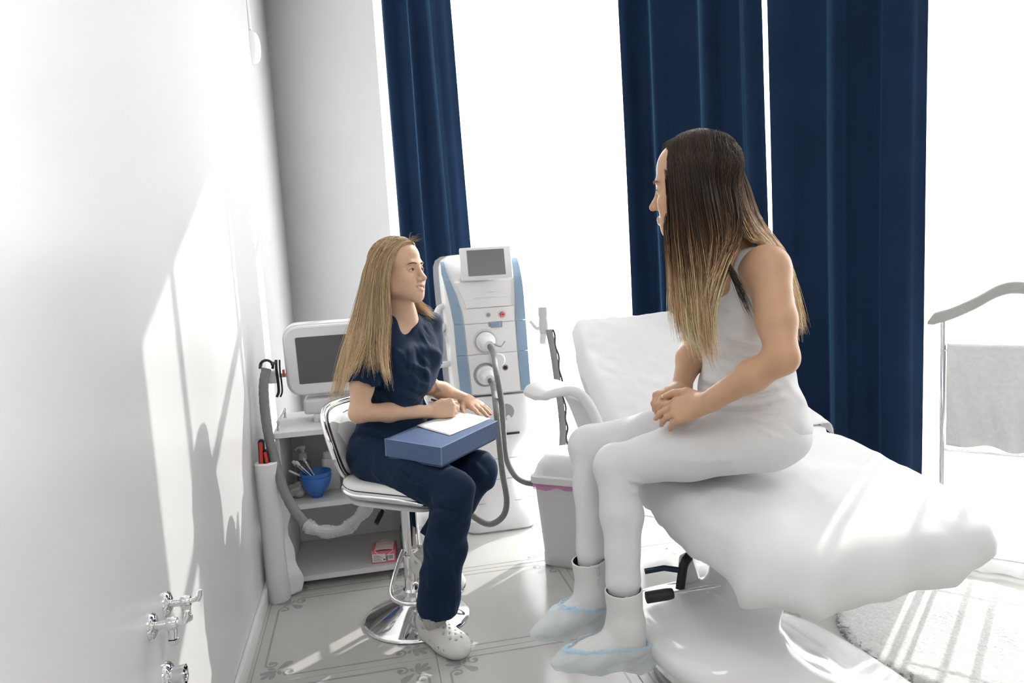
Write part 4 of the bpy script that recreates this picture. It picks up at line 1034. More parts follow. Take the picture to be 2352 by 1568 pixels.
m = MB(); m.loft([[seat_pt(x, y, z+curve_z(x)) for y, x in dens(rrect(w, w*.95, .09, 8), 80)] for w, z in ((.15, -.006), (.37, -.014), (.384, -.004))]); m.build('seat_shell', M_PLAST, stool, sharp=30)
ring = dens(rrect(.39, .38, .10, 8), 90)
m = MB(); pts = [seat_pt(x, y, .006+curve_z(x)+.022*abs(y/.21)**2.5) for y, x in ring]; m.tube(pts+[pts[0], pts[1]], .0075, 10, caps=False); m.build('seat_rim', M_CHROME, stool)
m = MB(); pts = [seat_pt(x*.985, y*.985, .0215+curve_z(x)+.022*abs(y/.21)**2.5) for y, x in ring]; m.tube(pts+[pts[0], pts[1]], .0035, 8, caps=False); m.build('seat_piping', M_BLACK, stool)
# wrap-around back: panel curved about the sitter
def back(u_, v_, e):                                     # u -1..1 across, v 0..1 up
    hw = .215; ang = u_*.70; R0 = .258; lean = .06*v_+.02*v_*v_
    x = .055-(R0+lean+e)*math.cos(ang)*1.0; y = (R0+.02+e*.8+lean*.5)*math.sin(ang)*.98
    return seat_pt(x, y, .040+.262*v_)
def bshape(a, k):                                        # outline of the panel in (u, v), k shrinks
    c, s_ = math.cos(a), math.sin(a); ex = .62
    u_ = math.copysign(abs(c)**ex, c)*(1.0 if s_ > 0 else 1.0-.22*abs(s_)); v_ = .5+.5*math.copysign(abs(s_)**ex, s_)
    v_ -= .10*abs(u_)**3*(1 if s_ > 0 else 0)
    return u_*k, .5+(v_-.5)*k
N = 80; AA = [2*math.pi*i/N for i in range(N)]
def bring(k, e): return [back(*bshape(a, k), e) for a in AA]
m = MB(); m.loft([bring(.05, -.030), bring(.4, -.031), bring(.7, -.028), bring(.88, -.020), bring(.95, -.010), bring(.97, 0), bring(.95, .010)]); m.build('back_cushion', M_LEATHER, stool, sharp=0)
m = MB(); m.loft([bring(.97, .004), bring(.98, .014), bring(.9, .018), bring(.5, .02), bring(.05, .02)]); m.build('back_shell', M_PLAST, stool, sharp=0)
m = MB(); pts = bring(1.0, .004); m.tube(pts+pts[:2], .0085, 10, caps=False); m.build('back_rim', M_CHROME, stool)
m = MB(); pts = bring(.955, -.012); m.tube(pts+pts[:2], .0036, 8, caps=False); m.build('back_piping', M_BLACK, stool)
m = MB(); m.tube(spline([seat_pt(-.02, 0, -.012), seat_pt(-.15, 0, -.016), seat_pt(-.215, 0, .01), seat_pt(-.235, 0, .07)], 16), .012, 10, flat=2.2, up=(0, 0, 1)); m.build('back_bracket', M_CHROME, stool)
l0, l1, l2 = at(893, 1150, 2.60), at(880, 1172, 2.57), at(864, 1203, 2.54)
m = MB(); m.tube([seat_pt(-.02, -.03, -.018), l0, l1], .005, 10); lv = m.build('height_lever', M_CHROME, stool)
m = MB(); m.tube([l1, l1+(l2-l1)*.3, l2], [.009, .0125, .012], 12, flat=.6); m.build('lever_grip', M_BLACK, lv)

# ------------------------------------------------------------------ box on the lap, sheet of paper, pen
BXc = [at(1013, 1028, 2.31), at(884, 1007, 2.42)]
BXc.append(min((at(1143, 966, d) for d in np.linspace(2.2, 2.9, 141)), key=lambda p: abs((p-BXc[0])@(BXc[1]-BXc[0]))))
bo = BXc[0]; bux = unit(BXc[1]-bo); bvy = BXc[2]-bo; bvy = unit(bvy-bux*(bvy@bux)); bnz = np.cross(bvy, bux); bnz = bnz if bnz[2] > 0 else -bnz
bW = float(np.linalg.norm(BXc[1]-bo)); bL = float((BXc[2]-bo)@bvy); bT = .060
def bp(x, y, z=0): return bo+bux*x+bvy*y+bnz*z
BROT = np.array([bux, bvy, bnz]).T
t = thing('gift_box', 'blue lidded cardboard box resting on the lap of the person in scrubs', 'box', bp(bW/2, bL/2, -bT-.012))
m = MB(); m.bbox(bp(bW/2, bL/2, -bT/2), (bW, bL, bT), .0012, 1, rot=BROT); m.build('lid', M_BOX, t, sharp=30)
m = MB(); m.bbox(bp(bW/2, bL/2, -bT/2-.009), (bW-.012, bL-.012, bT), .001, 1, rot=BROT); m.build('tray', M_BOXIN, t, sharp=30)
m = MB()
for a, b in ((bp(0, 0), bp(0, 0, -bT)), (bp(0, 0), bp(bW, 0)), (bp(0, 0), bp(0, bL)), (bp(bW, 0), bp(bW, 0, -bT))): m.tube([a+(bo-bp(bW/2, bL/2, -bT/2))*.0, b], .0009, 6)
m.build('worn_edges', mat('worn_card', (.30, .42, .62), .6), t)
PX = lambda px, py, dd=0: None
def onlid(px, py):
    """the point of the box lid seen at a pixel"""
    r = CR*((px-1176)/FOCAL)+CD*((py-784)/FOCAL)+CF; o = np.array([0, 0, CAMH]); tt = ((bo-o)@bnz)/(r@bnz); return o+r*tt
c = [onlid(958, 980), onlid(1033, 1001), onlid(1126, 962), onlid(1052, 944)]
def sheet(s_, v): 
    p = (c[0]*(1-s_)+c[1]*s_)*(1-v)+(c[3]*(1-s_)+c[2]*s_)*v; curl = max(0, .25-s_)/.25
    return p+bnz*(.0016+.004*curl**2*(1-v)+.0006*math.sin(v*7)), bnz
m = MB(); m.slab(sheet, 16, 12, .0006); o = m.build('paper_sheet', M_PAPER, sharp=0); recenter(o, c[0]); tag(o, 'white paper sheet lying on the blue box under the writing hand', 'paper')
# ------------------------------------------------------------------ people: shared tools
def frame3(f, tilt=0.):
    f = unit(f); l = unit(np.cross(V(0, 0, 1), f)); u_ = np.cross(f, l)
    if tilt: l, u_ = l*math.cos(tilt)+u_*math.sin(tilt), u_*math.cos(tilt)-l*math.sin(tilt)
    return l, f, u_
class Head:
    def __init__(s, O, f, sc=1., tilt=0.):
        s.O = np.asarray(O, float); s.l, s.f, s.u = frame3(f, tilt); s.s = sc; s.R = np.array([s.l, s.f, s.u]).T
    def p(s, x, y, z): return s.O+s.s*(s.l*x+s.f*y+s.u*z)
    def loc(s, P): return ((P-s.O)@s.R)/s.s
def add_head(F, H, smile=True, neck_to=None):
    p, s, R = H.p, H.s, H.R
    def E(c, r, k=.02, op='u', rot=None): F.ell(p(*c), np.array(r)*s, R if rot is None else R@rot, k*s, op)
    def C(a, b, ra, rb=None, k=.015, op='u'): F.cone(p(*a), p(*b), ra*s, (ra if rb is None else rb)*s, k*s, op)
    E((0, -.016, .045), (.073, .092, .078)); E((0, .022, .055), (.064, .062, .062)); E((0, .028, -.012), (.060, .058, .078))
    for e in (-1, 1):
        C((e*.050, .0, -.026), (e*.045, .008, -.053), .020, .019, .03); C((e*.045, .008, -.053), (e*.014, .066, -.091), .019, .015, .03)
        E((e*.040, .058, -.020), (.022, .022, .020), .025); E((e*.036, .052, -.055), (.019, .020, .026), .03); E((e*.036, .0665, -.030), (.015, .013, .014), .02)
        E((e*.073, -.008, -.006), (.006, .016, .028), .006)
    E((0, .070, -.092), (.018, .016, .013), .02); E((0, .066, -.065), (.034, .024, .026), .025)
    C((-.030, .076, .028), (.030, .076, .028), .010, .010, .018)
    for e in (-1, 1): E((e*.033, .094, .008), (.017, .013, .0115), .012, 's')
    C((0, .080, .022), (0, .099, -.018), .0075, .0085, .014); C((0, .099, -.018), (0, .107, -.026), .0085, .0098, .008)
    for e in (-1, 1):
        E((e*.0115, .094, -.030), (.0078, .010, .0072), .007); E((e*.0065, .102, -.0355), (.0036, .005, .003), .002, 's')
        E((e*.033, .0715, .0075), (.0148, .0138, .0132), .004)
        E((e*.033, .087, .0070), (.0130, .0085, .0031), .0015, 's')
    if smile:
        up_ = [(-.0345, .068, -.0470), (-.0185, .0880, -.0530), (0, .0955, -.0545), (.0185, .0880, -.0530), (.0345, .068, -.0470)]
        lo_ = [(-.0345, .068, -.0480), (-.0185, .0865, -.0655), (0, .0930, -.0705), (.0185, .0865, -.0655), (.0345, .068, -.0480)]
    else:
        up_ = [(-.024, .080, -.058), (-.012, .0925, -.0575), (0, .0965, -.0585), (.012, .0925, -.0575), (.024, .080, -.058)]
        lo_ = [(-.024, .080, -.0595), (-.012, .091, -.0655), (0, .0945, -.067), (.012, .091, -.0655), (.024, .080, -.0595)]
    for a, b in zip(up_, up_[1:]): C(a, b, .0042, .0042, .006)
    for a, b in zip(lo_, lo_[1:]): C(a, b, .0046, .0046, .006)
    if smile:
        mid = [(-.0300, .0755, -.0500), (-.0155, .0925, -.0580), (0, .099, -.0618), (.0155, .0925, -.0580), (.0300, .0755, -.0500)]
        for a, b in zip(mid, mid[1:]): C(a, b, .0050, .0050, .0012, 's')
    H.lips = (up_, lo_)
def seg_dist(P, a, b):
    ba = np.asarray(b, float)-np.asarray(a, float); t = np.clip(((P-a)@ba)/(ba@ba), 0, 1); return np.linalg.norm(P-a-t[:, None]*ba, axis=1)
def skin_colors(base, H, extra=()):
    base = np.array(base)
    def fn(P):
        C = np.tile(base, (len(P), 1)); L = H.loc(P)
        near = np.linalg.norm(L, axis=1) < .2
        def blend(w, col): 
            nonlocal C
            C = C*(1-w[:, None])+np.array(col)*w[:, None]
        for e in (-1, 1):
            blend(.30*np.exp(-((L-np.array([e*.045, .06, -.025]))**2).sum(1)/.018**2)*near, base*np.array([1.02, .70, .62]))
        blend(.35*np.exp(-((L-np.array([0, .107, -.026]))**2).sum(1)/.012**2)*near, base*np.array([1.0, .74, .68]))
        up_, lo_ = H.lips; d = np.full(len(P), 9.)
        for ch in (up_, lo_):
            for a, b in zip(ch, ch[1:]): d = np.minimum(d, seg_dist(L, np.array(a), np.array(b)))
        blend(.8*np.clip(1-(d-.0044)/.0026, 0, 1)*near, (.58, .165, .150))
        for c, r, col, w in extra: blend(w*np.exp(-((P-c)**2).sum(1)/r**2), col)
        return np.clip(C, 0, 1)
    return fn
def face_parts(H, par, teeth=True, iris=None, look=(0, 1, 0)):
    p, s = H.p, H.s
    for e in (-1, 1):
        c = p(e*.033, .0715, .0075); lk = unit(H.R@unit(V(*look))); m = MB()
        m.lathe([(.0125*math.sin(a), -.0125*math.cos(a)) for a in np.linspace(.01, math.pi-.01, 14)], c, 18, lk); v = m.build('eyeball', M_EYEW, par, sharp=0)
        m = MB(); m.lathe([(.0, .01278), (.0030, .0126), (.0058, .0117), (.006, .0108)], c, 18, lk); m.build('iris', iris or M_IRIS, v, sharp=0)
        lash = [p(e*.0205, .0822, .0064), p(e*.026, .0858, .0096), p(e*.033, .0868, .0108), p(e*.040, .0842, .0098), p(e*.0470, .0785, .0070)]
        m = MB(); m.tube(spline(lash, 14), [.0004]+[.0011*s]*11+[.0008, .0003], 6); m.build('lash_line', M_BROW, par)
        br = [p(e*.012, .0905, .0270), p(e*.022, .0918, .0292), p(e*.033, .0888, .0305), p(e*.043, .0802, .0290), p(e*.050, .0717, .0250)]
        m = MB(); m.tube(spline(br, 16), [.0014]+[.0032*s]*3+[.0030*s]*5+[.0024*s]*4+[.0014*s, .0008, .0004], 8, flat=.55); m.build('eyebrow', M_BROW, par)
    if teeth:
        m = MB(); arc = spline([(-.0265, .0735, -.0505), (-.0145, .0868, -.0562), (0, .0925, -.0590), (.0145, .0868, -.0562), (.0265, .0735, -.0505)], 11)
        for i in range(10):
            a, b = p(*arc[i]), p(*arc[i+1]); d = unit(b-a); nn = np.cross(d, H.u)
            m.bbox((a+b)/2, (np.linalg.norm(b-a)*.96, .004*s, .0090*s), .0012, 2, rot=np.array([d, -nn, H.u]).T)
        m.build('teeth', M_TEETH, par)

def add_hand(F, W_, d, nrm, left, curl, spread=.0, sc=1., thumb=None, k=.008):
    """palm, four fingers and thumb; d: wrist to knuckles, nrm: back of the hand, curl: per finger (knuckle, middle, tip) degrees"""
    d = unit(d); nrm = unit(nrm-d*(nrm@d)); lat = np.cross(nrm, d)*(-1 if left else 1)
    info = []
    KX = (.0245, .0075, -.0095, -.0255); KD = (.083, .086, .082, .074); LN = (.072, .079, .073, .058); RD = (.0083, .0085, .0081, .0070)
    ks = []
    for i in range(4):
        kp = W_+sc*(d*KD[i]+lat*KX[i]-nrm*(.002+.0035*(abs(i-1.2)/1.5)**2)); ks.append(kp)
        F.cone(W_+sc*(lat*KX[i]*.55+d*.012), kp, .0135*sc, .0112*sc, .012*sc)
    F.cone(W_-d*.02*sc, W_+d*.015*sc, .021*sc, .020*sc, .015*sc, flat=(nrm, 1.25))
    F.ell(W_+sc*(d*.045-nrm*.006), np.array([.032, .040, .0125])*sc, np.array([lat, d, nrm]).T, .012*sc)
    for i in range(4):
        th = -math.radians(spread)*(i-1.3)
        dd = unit(d*math.cos(th)+lat*math.sin(-th)*-1*(-1)); dd = unit(d+lat*math.tan(math.radians(spread))*(1.3-i)*.5)
        q = ks[i]; a = 0; rad = RD[i]*sc; pts = [q]
        for j, (fr, rr_) in enumerate(((.45, 1.), (.31, .93), (.24, .84))):
            a += math.radians(curl[i][j]); v = dd*math.cos(a)-nrm*math.sin(a); q2 = q+v*LN[i]*fr*sc
            F.cone(q, q2, rad*(1.06 if j == 0 else rr_*1.03), rad*rr_*.95 if j < 2 else rad*.76, .0035*sc if j else .006*sc)
            q = q2; pts.append(q)
        info.append((pts, v, unit(nrm*math.cos(a)+dd*math.sin(a)), rad*.8))
    tx = thumb or ((.55, .75, .10), (.30, .95, -.10), (.12, 1., -.22))
    q = W_+sc*(d*.018+lat*.020-nrm*.006); pts = [q]
    for j, (L_, r0, r1) in enumerate(((.042, .0145, .0115), (.034, .0108, .0095), (.028, .0096, .0074))):
        v = unit(lat*tx[j][0]+d*tx[j][1]+nrm*tx[j][2]); q2 = q+v*L_*sc; F.cone(q, q2, r0*sc, r1*sc, .010*sc if j == 0 else .004*sc); q = q2; pts.append(q)
    info.append((pts, v, unit(nrm-v*(nrm@v)+lat*.3), .0082*sc))
    return info
def nails(info, par, m_, which=(0, 1, 2, 3, 4)):
    for i in which:
        pts, v, nn, r = info[i]; c = pts[-1]+v*r*.15+nn*r*.72; nn = unit(nn-v*(nn@v)); l_ = np.cross(v, nn); m = MB()
        m.slab(lambda a, b: (c+v*(b-.45)*r*1.7+l_*(a-.5)*r*1.5*(1-.25*max(0, b-.6))-nn*((a-.5)**2*r*1.5), nn), 6, 6, .0008); m.build('fingernail', m_, par, sharp=0)

def warp_noise(D, lo, h, amp, freq, seed, dirs=None, sharp=1.6):
    """cloth wrinkles: warped plane waves added to a distance grid"""
    rg = np.random.default_rng(seed); ax = [(lo[i]+h*np.arange(D.shape[i])).astype(np.float32) for i in range(3)]
    X, Y, Z = ax[0][:, None, None], ax[1][None, :, None], ax[2][None, None, :]
    band = np.abs(D) < .03
    idx = np.nonzero(band); x, y, z = ax[0][idx[0]], ax[1][idx[1]], ax[2][idx[2]]; acc = np.zeros(len(x), np.float32)
    for i in range(6):
        dv = unit(rg.normal(size=3)) if dirs is None else unit(np.array(dirs[i % len(dirs)])+rg.normal(size=3)*.25)
        f_ = freq*rg.uniform(.7, 1.6); w1, w2 = unit(rg.normal(size=3))*freq*.35, unit(rg.normal(size=3))*freq*.5
        ph = f_*(dv[0]*x+dv[1]*y+dv[2]*z)+1.8*np.sin(w1[0]*x+w1[1]*y+w1[2]*z+i)+1.2*np.sin(w2[0]*x+w2[1]*y+w2[2]*z+2*i)
        msk = .5+.5*np.sin(w1[1]*x+w1[2]*y+w1[0]*z+3*i)
        acc += msk*(np.power(.5+.5*np.sin(ph), sharp)-.4)
    D[idx] -= amp*acc/2.2
    return D

def hair_strands(name, par, guides, n, seed, colfn, w=.0011, spread=(.003, .012), push=None, T=12, cut=.72, wave=.002, dens_=None, clumps=14):
    rg = np.random.default_rng(seed)
    G = np.array([spline(g, T) for g in guides]); g_ = len(G)
    s0 = rg.uniform(0, g_-1, n) if dens_ is None else np.interp(rg.uniform(0, 1, n), np.cumsum(np.r_[0, dens_])/np.sum(dens_), np.arange(len(dens_)+1))
    nc = clumps*(g_-1); cid = np.minimum((s0/(g_-1)*nc).astype(int), nc-1); coff = rg.normal(size=(nc, 1, 3)); clen = rg.uniform(.80, 1., nc); cpos = (np.arange(nc)+rg.uniform(.15, .85, nc))/nc*(g_-1)
    s = s0*.45+cpos[cid]*.55 if clumps > 1 else s0
    s = np.clip(s, 0, g_-1-1e-6)
    i = np.minimum(s.astype(int), g_-2); f = (s-i)[:, None, None]
    im = np.maximum(i-1, 0); ip_ = np.minimum(i+2, g_-1)
    A, B, C_, D_ = G[im], G[i], G[i+1], G[ip_]
    P = .5*(2*B+(C_-A)*f+(2*A-5*B+4*C_-D_)*f**2+(3*B-A-3*C_+D_)*f**3)
    t = np.linspace(0, 1, T)[None, :, None]
    te = (rg.uniform(cut, 1.0, n)*clen[cid])[:, None, None]; 
    tt = (t*te)[..., 0]*(T-1); k0 = np.minimum(tt.astype(int), T-2); fr = (tt-k0)[..., None]
    rows = np.arange(n)[:, None]; P = P[rows, k0]*(1-fr)+P[rows, k0+1]*fr
    tg = t*te
    off = rg.normal(size=(n, 1, 3)); off = off/np.maximum(1, np.linalg.norm(off, axis=2, keepdims=True)/1.6)
    P = P+off*(spread[0]+(spread[1]-spread[0])*tg**.8*(1-.45*tg**2))+coff[cid]*spread[1]*.75*tg
    P += wave*np.sin(tg*rg.uniform(3, 9, (n, 1, 3))+rg.uniform(0, 6.28, (n, 1, 3)))*tg
    if push is not None: P = push(P.reshape(-1, 3), np.repeat(rg.uniform(.93, 1.06, n), T)).reshape(n, T, 3)
    Tn = np.gradient(P, axis=1); Tn /= np.linalg.norm(Tn, axis=2, keepdims=True)+1e-9
    ref = np.tile(V(.3, -.8, .5), (n, 1))[:, None, :]
    a = np.cross(Tn, ref); a /= np.linalg.norm(a, axis=2, keepdims=True)+1e-9; b = np.cross(Tn, a)
    ww = w*rg.uniform(.6, 1.4, (n, 1, 1))*(1-.75*t**3)
    vv = np.stack([P+a*ww, P-.5*a*ww+.8*b*ww*.6, P-.5*a*ww-.8*b*ww*.6], 2)
    k = np.arange(n*T*3).reshape(n, T, 3)
    q = [np.stack([k[:, :-1, j], k[:, :-1, (j+1) % 3], k[:, 1:, (j+1) % 3], k[:, 1:, j]], -1).reshape(-1, 4) for j in range(3)]
    col = colfn(P, tg[..., 0]*np.ones((n, T)), s/(g_-1), rg); col = np.repeat(col.reshape(n, T, 1, 3), 3, 2).reshape(-1, 3)
    o = from_arrays(name, [(vv.reshape(-1, 3), np.concatenate(q))], M_HAIR, par, color=np.clip(col, 0, 1)); return o
def pusher(H, caps, grow=.006):
    c = H.p(0, -.014, .045); r = np.array([.075, .094, .081])*H.s+grow*.6; c2 = H.p(0, .02, -.01); r2 = np.array([.061, .056, .08])*H.s+grow*.25
    def fn(P, lay=None):
        for cc, rr_ in ((c, r), (c2, r2)):
            L = (P-cc)@H.R; ex_ = np.ones(len(P)) if lay is None else lay
            q = np.sqrt(((L/rr_)**2).sum(1))/ex_; m_ = q < 1; wy = np.clip((.060*H.s-((P-H.O)@H.R)[:, 1])/(.045*H.s), 0, 1)
            if m_.any(): P[m_] = P[m_]*(1-wy[m_, None])+wy[m_, None]*(cc+(L[m_]/np.maximum(q[m_], .05)[:, None])@H.R.T)
        for a, b, ra in caps:
            ba = b-a; t = np.clip(((P-a)@ba)/(ba@ba), 0, 1); cp = a+t[:, None]*ba; v = P-cp; d = np.linalg.norm(v, axis=1); m_ = d < ra
            if m_.any(): P[m_] = cp[m_]+v[m_]/np.maximum(d[m_], 1e-4)[:, None]*ra
        return P
    return fn
def region(F, c0, c1, h, smooth=2): return F.mesh(h, np.minimum(c0, c1), np.maximum(c0, c1), None, smooth)
def box_of(pts, pad): P = np.array(pts); return P.min(0)-pad, P.max(0)+pad
# ------------------------------------------------------------------ blonde woman in scrubs on the stool
pel, hipR, hipL = at(900, 1035, 2.66), at(872, 1050, 2.57), at(928, 1040, 2.77)
waist, chest, neck = at(893, 925, 2.64), at(908, 812, 2.60), at(922, 722, 2.575)
shR, shL = at(845, 775, 2.47), at(982, 752, 2.72)
elR = at(824, 948, 2.44); elL = at(980, 885, 2.72)
tf = unit(V(.70, -.71, 0)); tl = unit(np.cross(V(0, 0, 1), tf)); TR = np.array([tl, tf, V(0, 0, 1)]).T
HB = Head(V(0, 0, 0), (.80, -.60, .05), .94, -.03); HB.O = at(974, 638, 2.49)-HB.R@V(0, .107, -.026)*HB.s
who = thing('person', 'person in navy scrubs sitting on the bar stool, writing on the blue box', 'person', (pel[0], pel[1], 0))

wrR = onlid(990, 963)+bnz*.030; wrL = onlid(1070, 934)+bnz*.030
B_ = Field(.03)
B_.ell(pel+V(0, 0, -.005), (.165, .115, .10), TR); B_.ell(waist, (.118, .088, .11), TR, .06); B_.ell(chest+V(0, 0, .005), (.138, .098, .13), TR, .05)
B_.cone(shR+V(.02, .02, -.01), shL-V(.02, .02, .01), .052, .052, .05); B_.cone(chest+V(0, 0, .07), neck, .075, .05, .04, flat=(tf, 1.2))
nb = HB.p(0, -.012, -.055)
B_.cone(neck+V(0, 0, -.02), nb, .049, .047, .03)
armR = [shR, shR*.35+elR*.65, elR, elR*.6+wrR*.4, wrR]; armL = [shL, shL*.35+elL*.65, elL, elL*.6+wrL*.4, wrL]
for A in (armR, armL): B_.chain(A, [.044, .038, .031, .0315, .0215], .02)
knR, knL = at(1042, 1128, 2.35), at(1098, 1080, 2.58); anR = V(.142, 2.345, .115); anL = V(.150, 2.49, .285)
for h_, k_, a_ in ((hipR, knR, anR), (hipL, knL, anL)): B_.chain([h_, k_, a_], [.062, .045, .030], .03)
add_head(B_, HB, True)
dR = onlid(1046, 958)+bnz*.040-wrR
cR = [(48, 55, 30), (58, 62, 35), (64, 66, 38), (66, 66, 38)]
iR = add_hand(B_, wrR, dR, bnz*.55+V(.0, -.80, 0), False, cR, 2, .96, ((.45, .80, -.35), (.10, .90, -.45), (-.05, .95, -.40)))
dL = onlid(1122, 952)+bnz*.014-wrL
iL = add_hand(B_, wrL, dL, bnz+V(-.05, -.1, 0), True, [(6, 12, 8), (4, 12, 8), (4, 12, 8), (6, 14, 8)], 7, .96, ((.62, .72, -.15), (.38, .90, -.20), (.25, .95, -.12)))
hd = [HB.O-.17, HB.O+.17]
parts = [B_.mesh(.0045, *box_of([pel, hipR, hipL, knR, knL, anR, anL, chest, shR, shL, elR, elL, neck], .14)),
         region(B_, HB.O-V(.13, .13, .135), HB.O+V(.13, .13, .16), .0019, 1)]
for a, b in ((elR, wrR), (elL, wrL)): parts.append(region(B_, *box_of([a, b], .075), .003))
for inf, w_ in ((iR, wrR), (iL, wrL)): parts.append(region(B_, *box_of([p_ for q in inf for p_ in q[0]]+[w_], .02), .0018, 1))
# the coarse pass is dropped where a finer pass covers the same skin
def drop(part, boxes):
    v, q = part; c = v[q].mean(1); keep = np.ones(len(q), bool)
    for lo, hi in boxes: keep &= ~((c > lo) & (c < hi)).all(1)
    return v, q[keep]
bh = (HB.O-V(.122, .122, .127), HB.O+V(.122, .122, .152)); ba = [box_of([a, b], .067) for a, b in ((elR, wrR), (elL, wrL))]; bd = [box_of([p_ for q in inf for p_ in q[0]]+[w_], .014) for inf, w_ in ((iR, wrR), (iL, wrL))]
parts[0] = drop(parts[0], [bh]+ba+bd); parts[2] = drop(parts[2], bd); parts[3] = drop(parts[3], bd+ba[:1]); parts[5] = drop(parts[5], bd[:1])
SK1 = np.array((.66, .43, .295))
ex = [(q[0][-1], .014, SK1*np.array([1., .76, .70]), .35) for inf in (iR, iL) for q in inf]+[(q[0][1], .010, SK1*np.array([1., .82, .76]), .2) for inf in (iR, iL) for q in inf[:4]]+[(elR-V(0, 0, .02), .03, SK1*np.array([1., .8, .75]), .4)]
body = from_arrays('body', parts, M_SKIN, who, color=skin_colors(SK1, HB, ex))
face_parts(HB, who, True, look=(.05, 1, .06)); nails(iL, who, M_NAIL); nails(iR, who, M_NAIL, (0, 1, 2))

# scrub top: body shape let out, sleeves, V neck, side slit hem
S = Field(.03)
S.ell(pel+V(0, 0, .01), (.182, .135, .115), TR); S.ell(waist, (.140, .112, .13), TR, .06); S.ell(chest+V(0, 0, .005), (.150, .112, .14), TR, .05)
for e in (-1, 1): S.ell(chest+tl*e*.065+tf*.068+V(0, 0, -.015), (.066, .062, .062), TR, .05)
S.ell(chest+tf*.06+V(0, 0, -.08), (.115, .060, .075), TR, .05)
S.cone(shR+V(.02, .02, -.005), shL-V(.02, .02, .005), .060, .060, .05); S.cone(chest+V(0, 0, .07), neck-V(0, 0, .01), .082, .056, .04, flat=(tf, 1.2))
eR, eL = shR*.36+elR*.64, shL*.36+elL*.64
S.cone(shR, eR, .060, .057, .025); S.cone(shL, eL, .060, .056, .025)
S.cone(pel+tf*.02+V(0, 0, -.03), (hipR+hipL)/2+tf*.10+V(0, 0, -.02), .10, .085, .04)
S.plane(V(0, 0, .578)+pel*V(1, 1, 0), unit(V(.45, -.30, -1.0)), 0)
adR, adL = unit(elR-shR), unit(elL-shL)
S.cone(eR+adR*.046, eR+adR*.075, .075, .075, 0, 's'); S.cone(eL+adL*.046, eL+adL*.075, .075, .075, 0, 's')
vt = at(937, 792, 2.45)
S.cone(vt-V(0, 0, .006), neck+tf*.045+V(0, 0, .030), .006, .062, .003, 's'); S.cone(neck+V(0, 0, -.006), neck+V(0, 0, .10), .058, .075, .004, 's')
# folds: chest pulls, belly rolls
S.creases([(948, 786, 992, 842, .005, .007, 6), (956, 800, 975, 850, -.005, .008), (930, 836, 990, 862, .007, .009, -8), (925, 850, 985, 880, -.006, .009, -8), (940, 872, 992, 900, .008, .009, -6), (930, 890, 985, 920, -.006, .009), (915, 905, 985, 925, .007, .008), (900, 925, 965, 938, .008, .008, 4), (895, 938, 960, 948, -.007, .007),
    (858, 880, 905, 930, .005, .010, 8), (858, 905, 900, 945, -.005, .009, 6), (905, 800, 935, 830, .004, .008), (965, 760, 985, 800, .005, .008), (970, 745, 990, 770, -.004, .008), (938, 790, 942, 900, .0025, .005),
    (818, 985, 885, 995, .007, .008), (816, 1000, 885, 1012, -.006, .008), (818, 1015, 890, 1030, .007, .008), (822, 1032, 885, 1046, -.006, .008), (826, 1046, 880, 1062, .006, .007), (800, 800, 845, 835, .005, .009), (798, 830, 845, 870, -.005, .009), (805, 850, 850, 882, .005, .008)])
v, q = S.mesh(.0041, post=lambda D, lo, h: warp_noise(D, lo, h, .011, 60, 5, [(.3, .3, 1), (1, .2, .6), (-.5, .6, 1)]))
from_arrays('scrub_top', [(v, q)], M_SCRUB, who)
# trousers
Pn = Field(.03)
Pn.ell(pel-V(0, 0, .012), (.172, .125, .095), TR)
hemR = V(.150, 2.322, .155)
Pn.chain([hipR, hipR*.45+knR*.55+V(0, 0, .0), knR], [.092, .083, .066], .03); Pn.chain([knR, knR*.5+hemR*.5, hemR], [.066, .066, .072], .02)
hemL = anL*.86+knL*.14
Pn.chain([hipL, hipL*.45+knL*.55, knL], [.090, .082, .066], .03); Pn.chain([knL, hemL], [.066, .058], .02)
Pn.plane(hemR-V(0, 0, .012), unit(V(-.12, -.02, -1)), 0) if False else None
dn = unit(hemR-knR); Pn.cone(hemR+dn*.085, hemR+dn*.14, .095, .095, 0, 's'); dnl = unit(hemL-knL); Pn.cone(hemL+dnl*.07, hemL+dnl*.12, .08, .08, 0, 's')
Pn.creases([(850, 1075, 905, 1120, .005, .008, 4), (880, 1066, 950, 1118, .006, .008, 6), (900, 1066, 975, 1110, -.005, .008, 6), (920, 1072, 1000, 1112, .005, .008, 6), (940, 1072, 1010, 1100, -.004, .008), (985, 1150, 1072, 1152, .006, .007, -4), (980, 1166, 1060, 1178, -.007, .008, -4), (972, 1180, 1050, 1205, .006, .008, -5), (975, 1200, 1030, 1250, -.005, .009), (972, 1225, 1010, 1280, .005, .009),
    (1065, 1160, 1030, 1290, .005, .010, 8), (1050, 1200, 1012, 1330, -.005, .010, 8), (990, 1290, 985, 1410, .005, .010), (1035, 1290, 1045, 1415, .005, .009), (1015, 1300, 1018, 1415, -.005, .010), (1008, 1165, 1004, 1415, .003, .0035), (1085, 1060, 1120, 1100, .005, .010), (1070, 1080, 1110, 1130, -.005, .010), (980, 1240, 1000, 1290, .005, .008)])
v, q = Pn.mesh(.0042, post=lambda D, lo, h: warp_noise(D, lo, h, .009, 52, 9, [(.8, -.5, .5), (.4, .4, 1), (.9, -.3, -.5)]))
from_arrays('scrub_trousers', [(v, q)], M_SCRUB, who)

